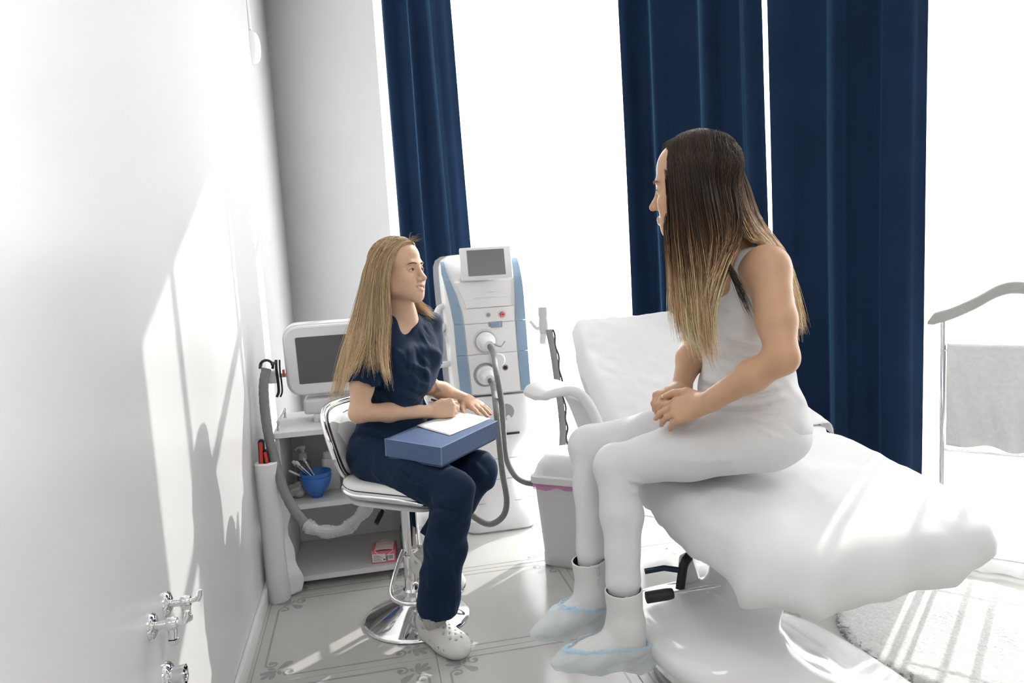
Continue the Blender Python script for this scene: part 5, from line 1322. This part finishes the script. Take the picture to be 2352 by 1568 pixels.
def clog(heel, fd, par, holes=True, tiltz=0.):
    """moulded clog: heel-to-toe along fd, sole at heel[2]"""
    fd = unit(V(fd[0], fd[1], 0)); sd = V(-fd[1], fd[0], 0); up = V(0, 0, 1)
    if tiltz: fd = unit(fd+up*tiltz); up = np.cross(fd, sd); up = up if up[2] > 0 else -up
    R = np.array([sd, fd, up]).T; P = lambda x, y, z: heel+sd*x+fd*y+up*z
    f = Field(.02)
    f.cone(P(0, .04, .026), P(.002, .13, .026), .036, .044, .02, flat=(up, 1.45)); f.cone(P(.002, .13, .026), P(.004, .19, .028), .044, .042, .02, flat=(up, 1.35))
    f.cone(P(0, .034, .05), P(0, .07, .05), .036, .036, .02); f.cone(P(.0, .07, .046), P(.003, .17, .040), .037, .040, .02)
    f.ell(P(.003, .168, .036), (.048, .062, .034), R, .02); f.ell(P(0, .115, .058), (.038, .052, .034), R, .02)
    f.cone(P(-.018, .02, .07), P(.018, .02, .07), .020, .020, .02)
    f.cone(P(0, .045, .085), P(0, .080, .094), .031, .029, .008, 's'); f.cone(P(0, .045, .055), P(0, .085, .06), .026, .027, .008, 's'); f.cone(P(0, .06, .10), P(0, .07, .14), .036, .045, .008, 's')
    f.plane(P(0, 0, 0), -up, 0)
    g = Field(.01)
    if holes:
        for y, xs in ((.122, (-.020, 0, .020)), (.139, (-.011, .011)), (.154, (-.024, 0, .024)), (.171, (-.012, .012)), (.187, (-.022, 0, .022)), (.203, (-.010, .011))):
            for x in xs:
                top = P(x, y, .082-abs(x)*.35-(y-.125)*.35); f.cone(P(x, y, .13), P(x, y, .035), .0036, .0036, .001, 's')
        for e in (-1, 1):
            for y in (.10, .128, .155, .18): f.cone(P(e*.055, y, .036), P(e*.030, y+.002, .036), .0042, .0042, .001, 's')
    o = from_arrays('clog', [f.mesh(.0019)], M_CLOG, par)
    st = [P(.036, .075, .072), P(.036, .03, .084), P(.022, .002, .090), P(0, -.008, .092), P(-.022, .002, .090), P(-.036, .03, .084), P(-.036, .075, .072)]
    m = MB(); m.tube(spline(st, 30), .0075, 10, flat=.45, up=up); m.build('heel_strap', M_CLOG, o)
    m = MB()
    for e in (-1, 1): m.lathe([(.008, 0), (.007, .003), (0, .0035)], P(e*.037, .075, .072), 14, sd*e)
    m.build('strap_rivet', M_CLOG, o)
    m = MB(); m.tube([P(0, .05, .028), P(.003, .17, .028)], [.026, .03], 16, flat=.4, up=up); m.build('inner_lining', M_DARK, o)
    return o
fdR = unit(V(.494, -.87, 0)); heelR = V(.105, 2.425, 0)
clog(heelR, fdR, who); heelL = V(.100, 2.555, .178); clog(heelL, unit(V(.55, -.83, 0)), who, True, -.10)
for an_, hl_, fd_, hm in ((anR, heelR, fdR, hemR), (anL, heelL, unit(V(.55, -.83, 0)), hemL)):
    f = Field(.02); f.chain([hm, an_-V(0, 0, .02), hl_+fd_*.055+V(0, 0, .055), hl_+fd_*.12+V(0, 0, .05)], [.033, .034, .032, .028]); f.ell(hl_+fd_*.04+V(0, 0, .06), (.027, .03, .03))
    from_arrays('sock', [f.mesh(.003)], M_SOCK, who)

# hair
def pts(L): return [at(*q) for q in L]
near = [pts(g) for g in (
 [(943, 557, 2.495), (922, 562, 2.472), (900, 588, 2.458), (889, 635, 2.452), (888, 690, 2.45), (892, 740, 2.43), (884, 795, 2.40), (890, 850, 2.38), (902, 900, 2.365)],
 [(938, 552, 2.51), (905, 557, 2.475), (880, 592, 2.452), (869, 650, 2.445), (866, 710, 2.435), (868, 765, 2.41), (866, 815, 2.39), (873, 855, 2.38), (880, 900, 2.37)],
 [(930, 548, 2.54), (892, 555, 2.495), (863, 592, 2.46), (853, 650, 2.452), (847, 710, 2.445), (840, 765, 2.415), (828, 812, 2.39), (812, 850, 2.38), (795, 880, 2.385)],
 [(922, 547, 2.56), (879, 558, 2.53), (852, 598, 2.50), (842, 655, 2.485), (830, 720, 2.475), (814, 780, 2.45), (799, 835, 2.44), (787, 885, 2.44), (777, 922, 2.45)],
 [(912, 551, 2.60), (868, 570, 2.585), (846, 615, 2.565), (836, 670, 2.555), (820, 735, 2.56), (800, 800, 2.56), (785, 860, 2.55), (776, 905, 2.54), (768, 940, 2.54)])]
far = [pts(g) for g in (
 [(946, 556, 2.505), (952, 572, 2.54), (950, 620, 2.60), (948, 670, 2.63), (962, 700, 2.635), (980, 716, 2.655), (996, 728, 2.68)],
 [(938, 550, 2.53), (940, 575, 2.58), (938, 625, 2.63), (940, 675, 2.65), (956, 705, 2.65), (975, 724, 2.665), (992, 736, 2.69)],
 [(920, 548, 2.58), (915, 575, 2.63), (910, 630, 2.65), (915, 690, 2.66), (930, 740, 2.68), (945, 790, 2.70), (950, 840, 2.71)])]
pb = pusher(HB, [(shR, elR, .066), (shR, shL, .066), (chest-V(0, 0, .02), chest+V(0, 0, .06), .13), (neck, nb, .05)], .012)
def blond(P, t, s, rg):
    n = P.shape[0]; b = rg.uniform(0, 1, (n, 1, 1)); c0 = np.array((.20, .120, .058)); c1 = np.array((.97, .72, .43))
    k = np.clip(.05+.50*b+.36*t[..., None]-.08+.17*np.sin(s*61+1)[:, None, None]+.10*np.sin(s*23)[:, None, None], 0, 1); return c0*(1-k)+c1*k
cap = Field(.01); cap.ell(HB.p(0, -.018, .046), np.array([.0765, .096, .0815])*HB.s, HB.R); cap.ell(HB.p(0, -.05, -.02), np.array([.066, .05, .075])*HB.s, HB.R, .03)
cap.plane(HB.p(0, .058, .075), HB.R@unit(V(0, .86, -.50)), 0)
v, q = cap.mesh(.0028); hair = from_arrays('hair', [(v, q)], M_HAIR, who, color=lambda P: np.tile(np.array((.30, .205, .10)), (len(P), 1)))
hair_strands('near_lock', hair, near[:2], 2300, 1, blond, .00078, (.0035, .013), pb, clumps=16, cut=.60, wave=.005)
hair_strands('back_lock', hair, near[2:], 3000, 5, blond, .00078, (.0035, .013), pb, clumps=12, cut=.50, wave=.006)
mid_ = [[p for p in near[1]], [near[1][k]*(1-min(1, k/8*.5))+near[2][k]*min(1, k/8*.5) for k in range(9)], [near[1][k]*(.5-.0*k)+near[2][k]*.5 for k in range(6)]+[near[2][k] for k in range(6, 9)], near[2]]
hair_strands('side_lock', hair, [[near[1][k]*.7+near[2][k]*.3 for k in range(7)]+[near[1][k]*.85+near[2][k]*.15 for k in (7, 8)], [near[1][k]*.35+near[2][k]*.65 for k in range(6)]+[near[2][k]*.9+near[1][k]*.1 for k in (6, 7, 8)]], 800, 6, blond, .00078, (.0035, .010), pb, clumps=14, cut=.42, wave=.004)
hair_strands('far_lock', hair, far, 1500, 2, blond, .0008, (.003, .010), pb)
fly = [pts([(945, 556, 2.50), (958, 548, 2.50), (972, 552, 2.50)]), pts([(940, 552, 2.52), (948, 542, 2.52), (962, 540, 2.52)])]
hair_strands('flyaway_strands', hair, fly, 40, 3, blond, .0004, (.003, .016), None, cut=.4)
# pen in the writing hand
a_, b_ = onlid(1075, 966)+bnz*.006, iR[0][0][0]+bnz*.026+V(-.02, 0, .01)
a_ = iR[0][0][-1]+V(.020, -.006, -.002); d_ = unit(V(-.72, .62, .22))
t = thing('pen', 'slim dark pen with silver tip held in the writing hand', 'pen', a_)
m = MB(); m.tube([a_+d_*.012, a_+d_*.115], .0042, 12); m.build('barrel', mat('pen_blue', (.03, .04, .12), .3), t)
m = MB(); m.tube([a_, a_+d_*.003, a_+d_*.013], [.0006, .0016, .004], 10); m.build('tip', M_CHROME, t)
# ------------------------------------------------------------------ brown-haired woman in white on the couch
pel2, hipN, hipF = at(1722, 985, 1.93), at(1748, 1002, 1.84), at(1690, 985, 2.03)
waist2, chest2, neck2 = at(1715, 868, 1.91), at(1702, 725, 1.87), at(1688, 598, 1.84)
shN, shF = at(1763, 612, 1.71), at(1612, 618, 1.98)
elN, wrN = at(1797, 822, 1.62), at(1622, 925, 1.745)
elF, wrF = at(1600, 780, 2.03), at(1562, 895, 1.93)
t2f = unit(V(-.95, -.30, 0)); t2l = unit(np.cross(V(0, 0, 1), t2f)); TR2 = np.array([t2l, t2f, V(0, 0, 1)]).T
HP = Head(V(0, 0, 0), (-.80, .60, -.10), 1.0, .02); HP.O = at(1500, 476, 1.83)-HP.R@V(0, .107, -.026)
pat = thing('person', 'person in white top, white trousers and ankle boots sitting on the couch', 'person', (pel2[0], pel2[1], .71))
knN, anN = at(1414, 1070, 1.93), at(1437, 1425, 1.87); knF, anF = at(1352, 1022, 2.07), at(1362, 1335, 2.02)
B2 = Field(.03)
B2.ell(pel2+V(0, 0, -.005), (.160, .112, .09), TR2); B2.ell(waist2, (.120, .095, .11), TR2, .06); B2.ell(chest2+V(0, 0, .01), (.135, .098, .13), TR2, .05)
B2.cone(shN+(shF-shN)*.10+V(0, 0, -.012), shF-(shF-shN)*.10+V(0, 0, -.012), .050, .050, .05); B2.cone(chest2+V(0, 0, .07), neck2, .078, .052, .04, flat=(t2f, 1.2))
nb2 = HP.p(0, -.018, -.055); B2.cone(neck2+V(0, 0, -.02), nb2, .052, .048, .03)
B2.ell(shN+V(0, 0, -.015), (.050, .052, .056), TR2, .03); B2.ell(shF+V(0, 0, -.015), (.050, .052, .056), TR2, .03)
B2.chain([shN, shN*.4+elN*.6, elN, elN*.62+wrN*.38, wrN], [.049, .043, .034, .035, .0235], .02)
B2.chain([shF, shF*.4+elF*.6, elF, elF*.62+wrF*.38, wrF], [.047, .041, .035, .036, .023], .02)
for h_, k_, a_ in ((hipN, knN, anN), (hipF, knF, anF)): B2.chain([h_, k_, a_], [.060, .044, .028], .03)
add_head(B2, HP, False)
knk = at(1550, 940, 1.795)
dN = knk-wrN
iN = add_hand(B2, wrN, dN, V(-.10, -.75, .62), True, [(10, 14, 8), (14, 16, 10), (18, 20, 12), (22, 24, 14)], 3, 1.0, ((.55, .80, .10), (.12, .98, .02), (-.06, .98, -.10)))
knkF = at(1508, 905, 1.855)
iF = add_hand(B2, wrF, knkF-wrF, V(-.55, -.30, .78), False, [(38, 50, 28), (44, 52, 30), (48, 55, 30), (50, 56, 30)], 2, .97, ((.5, .85, -.2), (.2, .95, -.3), (.0, .95, -.3)))
prt = [B2.mesh(.0045, *box_of([pel2, hipN, hipF, knN, knF, anN, anF, chest2, shN, shF, elN, elF, neck2], .14)), region(B2, HP.O-V(.13, .13, .135), HP.O+V(.13, .13, .16), .0022, 1)]
for a, b in ((elN, wrN), (elF, wrF)): prt.append(region(B2, *box_of([a, b], .08), .003))
for inf, w_ in ((iN, wrN), (iF, wrF)): prt.append(region(B2, *box_of([p_ for q in inf for p_ in q[0]]+[w_], .02), .0018, 1))
bh = (HP.O-V(.122, .122, .127), HP.O+V(.122, .122, .152)); ba = [box_of([a, b], .072) for a, b in ((elN, wrN), (elF, wrF))]; bd = [box_of([p_ for q in inf for p_ in q[0]]+[w_], .014) for inf, w_ in ((iN, wrN), (iF, wrF))]
prt[0] = drop(prt[0], [bh]+ba+bd); prt[2] = drop(prt[2], bd); prt[3] = drop(prt[3], bd+ba[:1]); prt[5] = drop(prt[5], bd[:1])
SK2 = np.array((.62, .375, .235))
ex = [(q[0][-1], .014, SK2*np.array([1.05, .80, .74]), .3) for inf in (iN, iF) for q in inf]+[(q[0][1], .011, SK2*np.array([1.03, .84, .78]), .15) for inf in (iN, iF) for q in inf]+[(elN, .04, SK2*np.array([1.02, .84, .78]), .4), (shN*.5+elN*.5, .05, SK2*np.array([1.04, .9, .86]), .3)]
from_arrays('body', prt, M_SKIN, pat, color=skin_colors(SK2, HP, ex))
face_parts(HP, pat, False); nails(iN, pat, M_NAILN); nails(iF, pat, M_NAILN, (0, 1, 2, 3))

# tank top
K = Field(.03)
K.ell(pel2+V(0, 0, .03), (.170, .125, .10), TR2); K.ell(waist2, (.130, .106, .12), TR2, .06); K.ell(chest2+V(0, 0, .005), (.142, .105, .135), TR2, .05)
for e in (-1, 1): K.ell(chest2+t2l*e*.062+t2f*.070+V(0, 0, -.01), (.060, .055, .060), TR2, .05)
K.cone(shN+(shF-shN)*.10+V(0, 0, -.012), shF-(shF-shN)*.10+V(0, 0, -.012), .0545, .0545, .05); K.cone(chest2+V(0, 0, .07), neck2, .082, .056, .04, flat=(t2f, 1.2))
shv = unit(shF-shN)
for s_, e in ((shN, 1), (shF, -1)):
    o_ = s_-shv*e*.012
    K.cone(o_+V(0, 0, .06)-shv*e*.03, o_+V(0, 0, -.05)-shv*e*.030, .068, .066, .006, 's'); K.cone(o_+V(0, 0, -.05)-shv*e*.030, s_*.72+(elN if e > 0 else elF)*.28-shv*e*.03, .066, .05, .006, 's')
K.cone(neck2+V(0, 0, -.012), neck2+V(0, 0, .10), .060, .085, .006, 's'); K.cone(neck2+t2f*.07+V(0, 0, -.035), neck2+t2f*.09+V(0, 0, .08), .055, .085, .006, 's')
K.plane(pel2+V(0, 0, -.01), V(0, 0, -1), 0)
K.creases([(1610, 868, 1700, 905, .007, .007, -5), (1605, 880, 1680, 915, -.006, .007, -5), (1650, 900, 1800, 880, .007, .008, 6), (1655, 914, 1800, 896, -.007, .007, 6), (1640, 930, 1815, 905, .008, .008, 6), (1640, 944, 1815, 922, -.007, .007, 6), (1650, 958, 1815, 938, .007, .007, 5), (1660, 880, 1780, 852, .006, .008, 5), (1660, 868, 1775, 838, -.006, .008, 5), (1690, 815, 1765, 800, .006, .009), (1665, 765, 1755, 792, .005, .009), (1670, 782, 1755, 808, -.005, .008), (1645, 830, 1720, 862, .005, .009), (1665, 700, 1720, 760, .004, .010)])
from_arrays('tank_top', [K.mesh(.0041, post=lambda D, lo, h: warp_noise(D, lo, h, .007, 60, 15, [(.2, .1, 1), (.5, .1, .9), (-.3, .1, 1)]))], M_TANK, pat)
# leggings
Lg = Field(.03)
Lg.ell(pel2-V(0, 0, .008), (.172, .122, .088), TR2)
for h_, k_, a_, r in ((hipN, knN, anN, 1.), (hipF, knF, anF, .98)):
    Lg.chain([h_, h_*.5+k_*.5+V(0, 0, .004), k_], [.088*r, .074*r, .054*r], .03)
    d_ = a_-k_; Lg.chain([k_, k_+d_*.33+unit(pel2-k_)*.008, k_+d_*.75, a_+d_*.02], [.054*r, .053*r, .041*r, .038*r], .02)
Lg.creases([(1640, 948, 1815, 985, .006, .006, -8), (1640, 958, 1812, 1000, -.006, .006, -8), (1660, 958, 1810, 1020, .005, .006, -8), (1690, 950, 1818, 968, .005, .006, -4), (1560, 985, 1660, 945, .004, .010), (1445, 1100, 1482, 1108, .006, .005), (1440, 1110, 1480, 1120, -.006, .005), (1435, 1122, 1478, 1134, .006, .005), (1440, 1136, 1476, 1144, -.005, .005), (1770, 1052, 1812, 985, -.003, .004, 6), (1420, 1100, 1425, 1330, .002, .004, -6), (1462, 1160, 1462, 1330, .002, .004, 4), (1338, 1080, 1340, 1270, .002, .004, -4), (1560, 1060, 1700, 1055, .003, .008)])
from_arrays('leggings', [Lg.mesh(.0042, post=lambda D, lo, h: warp_noise(D, lo, h, .0028, 60, 21, [(.6, .3, 1)]))], M_WOVEN, pat)

# ankle boots in blue film overshoes
def boot(top, an, heel, toe, zip_side):
    fd = unit(V(toe[0]-heel[0], toe[1]-heel[1], 0)); sd = V(-fd[1], fd[0], 0); L_ = np.linalg.norm(toe-heel)
    ax_ = unit(top-an)
    def foot(f, g):
        ball = heel*.36+toe*.64
        f.chain([an+V(0, 0, -.012), heel+fd*.045+V(0, 0, .062)], [.044+g, .039+g], .02)
        f.cone(an+fd*.010+V(0, 0, -.042), ball+V(0, 0, .036), .041+g, .033+g, .025, flat=(V(0, 0, 1), 1.0)); f.cone(heel+fd*.05+V(0, 0, .058), ball+V(0, 0, .026), .033+g, .030+g, .02)
        f.cone(ball+V(0, 0, .030), toe-fd*.035+V(0, 0, .020), .034+g, .021+g, .02); f.cone(toe-fd*.035+V(0, 0, .020), toe-fd*.006+V(0, 0, .013), .021+g, .010+g, .015)
    f = Field(.015); f.chain([top+ax_*.03, an, an-V(0, 0, .035)], [.0495, .044, .040], .02); foot(f, 0)
    f.plane(top, ax_, 0); f.cone(top-ax_*.016, top+ax_*.05, .0435, .0435, 0, 's'); f.plane(heel*.5+toe*.5, V(0, 0, -1), 0) if False else None
    o = from_arrays('ankle_boot', [f.mesh(.0026)], M_BOOT, pat)
    m = MB(); m.lathe([(.0430, -.001), (.0428, -.0155), (0, -.0155)], top, 30, ax_); m.build('boot_lining', M_DARK, o)
    m = MB(); c = heel+fd*.032; sec = lambda k, z: [c+fd*x*k+sd*y*k+V(0, 0, z) for x, y in rrect(.058, .056, .022, 4)]
    m.loft([sec(.88, -.004), sec(.90, .0), sec(1, .05)]); m.build('block_heel', M_BOOT, o)
    m = MB(); ball = heel*.36+toe*.64
    m.loft([[p+sd*w for w in (-1, 1)]+[p+sd*w+V(0, 0, .004) for w in (1, -1)] for p, ww in ((heel, 0),)], caps=False) if False else None
    if zip_side:
        base = sd*zip_side
        zp = [top-ax_*.004+base*.0505-fd*.006, (top*.5+an*.5)+base*.0475-fd*.004, an+base*.0455, an+base*.0455+V(0, 0, -.04)+fd*.004]
        m = MB(); P2 = spline(zp, 30); m.tube(P2, .0030, 8, flat=.5); z = m.build('zip', M_SHELL, o)
        m = MB(); m.bbox(zp[0]-ax_*.012+base*.003, (.007, .005, .022), .0015); m.build('zip_pull', M_STEEL, z)
    # overshoe
    cut = heel+V(0, 0, .074); cn = unit(V(0, 0, 1)-fd*.06); 
    g = Field(.02); foot(g, .0075); g.cone(heel+fd*.02+V(0, 0, .02), heel+fd*.03+V(0, 0, .075), .038, .044, .03); g.cone(heel+fd*.0+V(0, 0, .02), heel*.5+toe*.5+V(0, 0, .018), .028, .026, .03)
    g.plane(cut, cn, 0)
    pst = lambda D, lo, h: warp_noise(D, lo, h, .006, 120, int(1000*abs(heel[0])) , [tuple(sd+V(0, 0, .6)), tuple(fd*.3+V(0, 0, 1))], 2.5)
    v, q = g.mesh(.0028, post=pst)
    inner = (((v[q].mean(1)-cut)@cn) > -.0022); q = q[~inner]
    from_arrays('shoe_cover', [(v, q)], M_COVER, pat)
    g2 = Field(.02); foot(g2, .0085); g2.cone(heel+fd*.02+V(0, 0, .02), heel+fd*.03+V(0, 0, .075), .041, .047, .03); g2.plane(cut+cn*.004, cn, 0); g2.plane(cut-cn*.006, -cn, 0)
    v, q = g2.mesh(.0024, post=lambda D, lo, h: warp_noise(D, lo, h, .004, 240, 3, [tuple(fd), tuple(sd)], 2.)); c_ = v[q].mean(1); k = (np.abs((c_-cut)@cn+.001) < .0035); from_arrays('cover_elastic', [(v, q[k])], M_COVERB, pat)
boot(at(1432, 1352, 1.86), at(1437, 1430, 1.87), at(1486, 1522, 1.90), at(1278, 1537, 1.83), 0)
boot(at(1352, 1283, 2.01), at(1362, 1350, 2.02), at(1402, 1432, 2.05), at(1227, 1466, 2.00), 1)

# hair
nearP = [pts(g) for g in (
 [(1540, 325, 1.80), (1524, 340, 1.815), (1528, 390, 1.80), (1535, 455, 1.785), (1537, 520, 1.775), (1543, 580, 1.76), (1549, 650, 1.74), (1549, 715, 1.73), (1556, 770, 1.73), (1572, 812, 1.73)],
 [(1560, 316, 1.78), (1540, 343, 1.755), (1546, 410, 1.73), (1554, 470, 1.725), (1558, 540, 1.72), (1568, 610, 1.715), (1576, 680, 1.71), (1583, 740, 1.71), (1596, 795, 1.715), (1608, 828, 1.72)],
 [(1585, 309, 1.77), (1575, 343, 1.72), (1580, 410, 1.695), (1590, 480, 1.69), (1602, 550, 1.685), (1611, 620, 1.68), (1616, 690, 1.685), (1620, 750, 1.695), (1628, 800, 1.705), (1636, 840, 1.71)],
 [(1610, 307, 1.76), (1613, 348, 1.71), (1623, 420, 1.69), (1636, 490, 1.68), (1648, 550, 1.675), (1644, 610, 1.675), (1634, 680, 1.685), (1627, 740, 1.695), (1628, 785, 1.705), (1632, 815, 1.71)],
 [(1632, 310, 1.765), (1648, 355, 1.725), (1664, 420, 1.71), (1678, 490, 1.69), (1676, 548, 1.675), (1654, 600, 1.67), (1636, 650, 1.68), (1624, 700, 1.69), (1620, 740, 1.70), (1620, 770, 1.71)],
 [(1641, 312, 1.77), (1664, 354, 1.735), (1681, 420, 1.72), (1693, 490, 1.70), (1688, 543, 1.685), (1662, 597, 1.672), (1642, 650, 1.68), (1628, 700, 1.69), (1623, 740, 1.70), (1621, 775, 1.71)])]
backP = [pts(g) for g in (
 [(1640, 312, 1.772), (1665, 354, 1.738), (1682, 420, 1.722), (1697, 482, 1.708), (1720, 532, 1.72), (1752, 562, 1.745), (1782, 610, 1.79), (1803, 660, 1.82), (1815, 715, 1.83), (1824, 765, 1.82)],
 [(1658, 323, 1.80), (1694, 375, 1.80), (1714, 440, 1.80), (1727, 490, 1.80), (1748, 530, 1.82), (1780, 572, 1.85), (1804, 625, 1.88), (1819, 685, 1.89), (1831, 742, 1.88), (1838, 788, 1.87)],
 [(1648, 328, 1.84), (1688, 390, 1.87), (1711, 450, 1.89), (1724, 500, 1.90), (1744, 537, 1.92), (1772, 582, 1.95), (1798, 642, 1.96), (1813, 702, 1.96), (1820, 752, 1.95), (1824, 792, 1.94)])]
farP = [pts(g) for g in (
 [(1542, 326, 1.84), (1536, 350, 1.89), (1545, 440, 1.93), (1550, 520, 1.89), (1552, 600, 1.85), (1562, 690, 1.83), (1572, 770, 1.83)],
 [(1560, 318, 1.86), (1560, 360, 1.93), (1565, 440, 1.95), (1572, 520, 1.93), (1585, 600, 1.89), (1595, 690, 1.86), (1600, 770, 1.85)],
 [(1590, 312, 1.88), (1610, 360, 1.96), (1620, 440, 1.98), (1625, 520, 1.97), (1635, 600, 1.94), (1640, 690, 1.93), (1640, 760, 1.92)])]
wisp = [pts(g) for g in ([(1650, 545, 1.672), (1662, 590, 1.665), (1690, 650, 1.66), (1712, 700, 1.665), (1728, 735, 1.67)], [(1655, 560, 1.67), (1668, 600, 1.665), (1700, 660, 1.66), (1722, 715, 1.67), (1735, 750, 1.675)])]
pp = pusher(HP, [(shN+V(0, 0, -.01), elN, .056), (shN, shF, .060), (chest2-V(0, 0, .02), chest2+V(0, 0, .06), .125), (neck2, nb2, .052)], .014)
def ombre(lo, hi, warm=0):
    def fn(P, t, s, rg):
        n = P.shape[0]; b = rg.uniform(-.13, .13, (n, 1)); k = np.clip((t+b-lo)/(hi-lo), 0, 1)[..., None]; k = k*k*(3-2*k)
        v = rg.uniform(.5, 1.5, (n, 1, 1))*(1+.28*np.sin(s*70)[:, None, None]+.15*np.sin(s*31+2)[:, None, None]); d = np.array((.040, .024, .015)); mid = np.array((.215, .105, .047)); l_ = np.array((.98, .66, .38))
        return v*np.where(k < .5, d*(1-2*k)+mid*2*k, mid*(2-2*k)+l_*(2*k-1))
    return fn
cap2 = Field(.01); cap2.ell(HP.p(0, -.020, .044), (.0755, .0935, .0805), HP.R); cap2.ell(HP.p(0, -.050, -.035), (.068, .052, .085), HP.R, .03)
cap2.plane(HP.p(0, .062, .075), HP.R@unit(V(0, .86, -.50)), 0)
hair2 = from_arrays('hair', [cap2.mesh(.003)], M_HAIR, pat, color=lambda P: np.tile(np.array((.035, .022, .014)), (len(P), 1)))
hair_strands('front_lengths', hair2, nearP, 5400, 11, ombre(.34, .74), .00098, (.003, .010), pp, cut=.70, wave=.006, dens_=[.8, 1, 1, 1, .9])
hair_strands('back_lengths', hair2, backP, 3300, 12, ombre(.14, .58), .00098, (.003, .012), pp, cut=.70, wave=.005)
hair_strands('far_lengths', hair2, farP, 1500, 13, ombre(.35, .8), .0012, (.004, .012), pp)
hair_strands('loose_wisp', hair2, wisp, 90, 14, ombre(1.2, 1.6), .0007, (.001, .008), None, cut=.6)
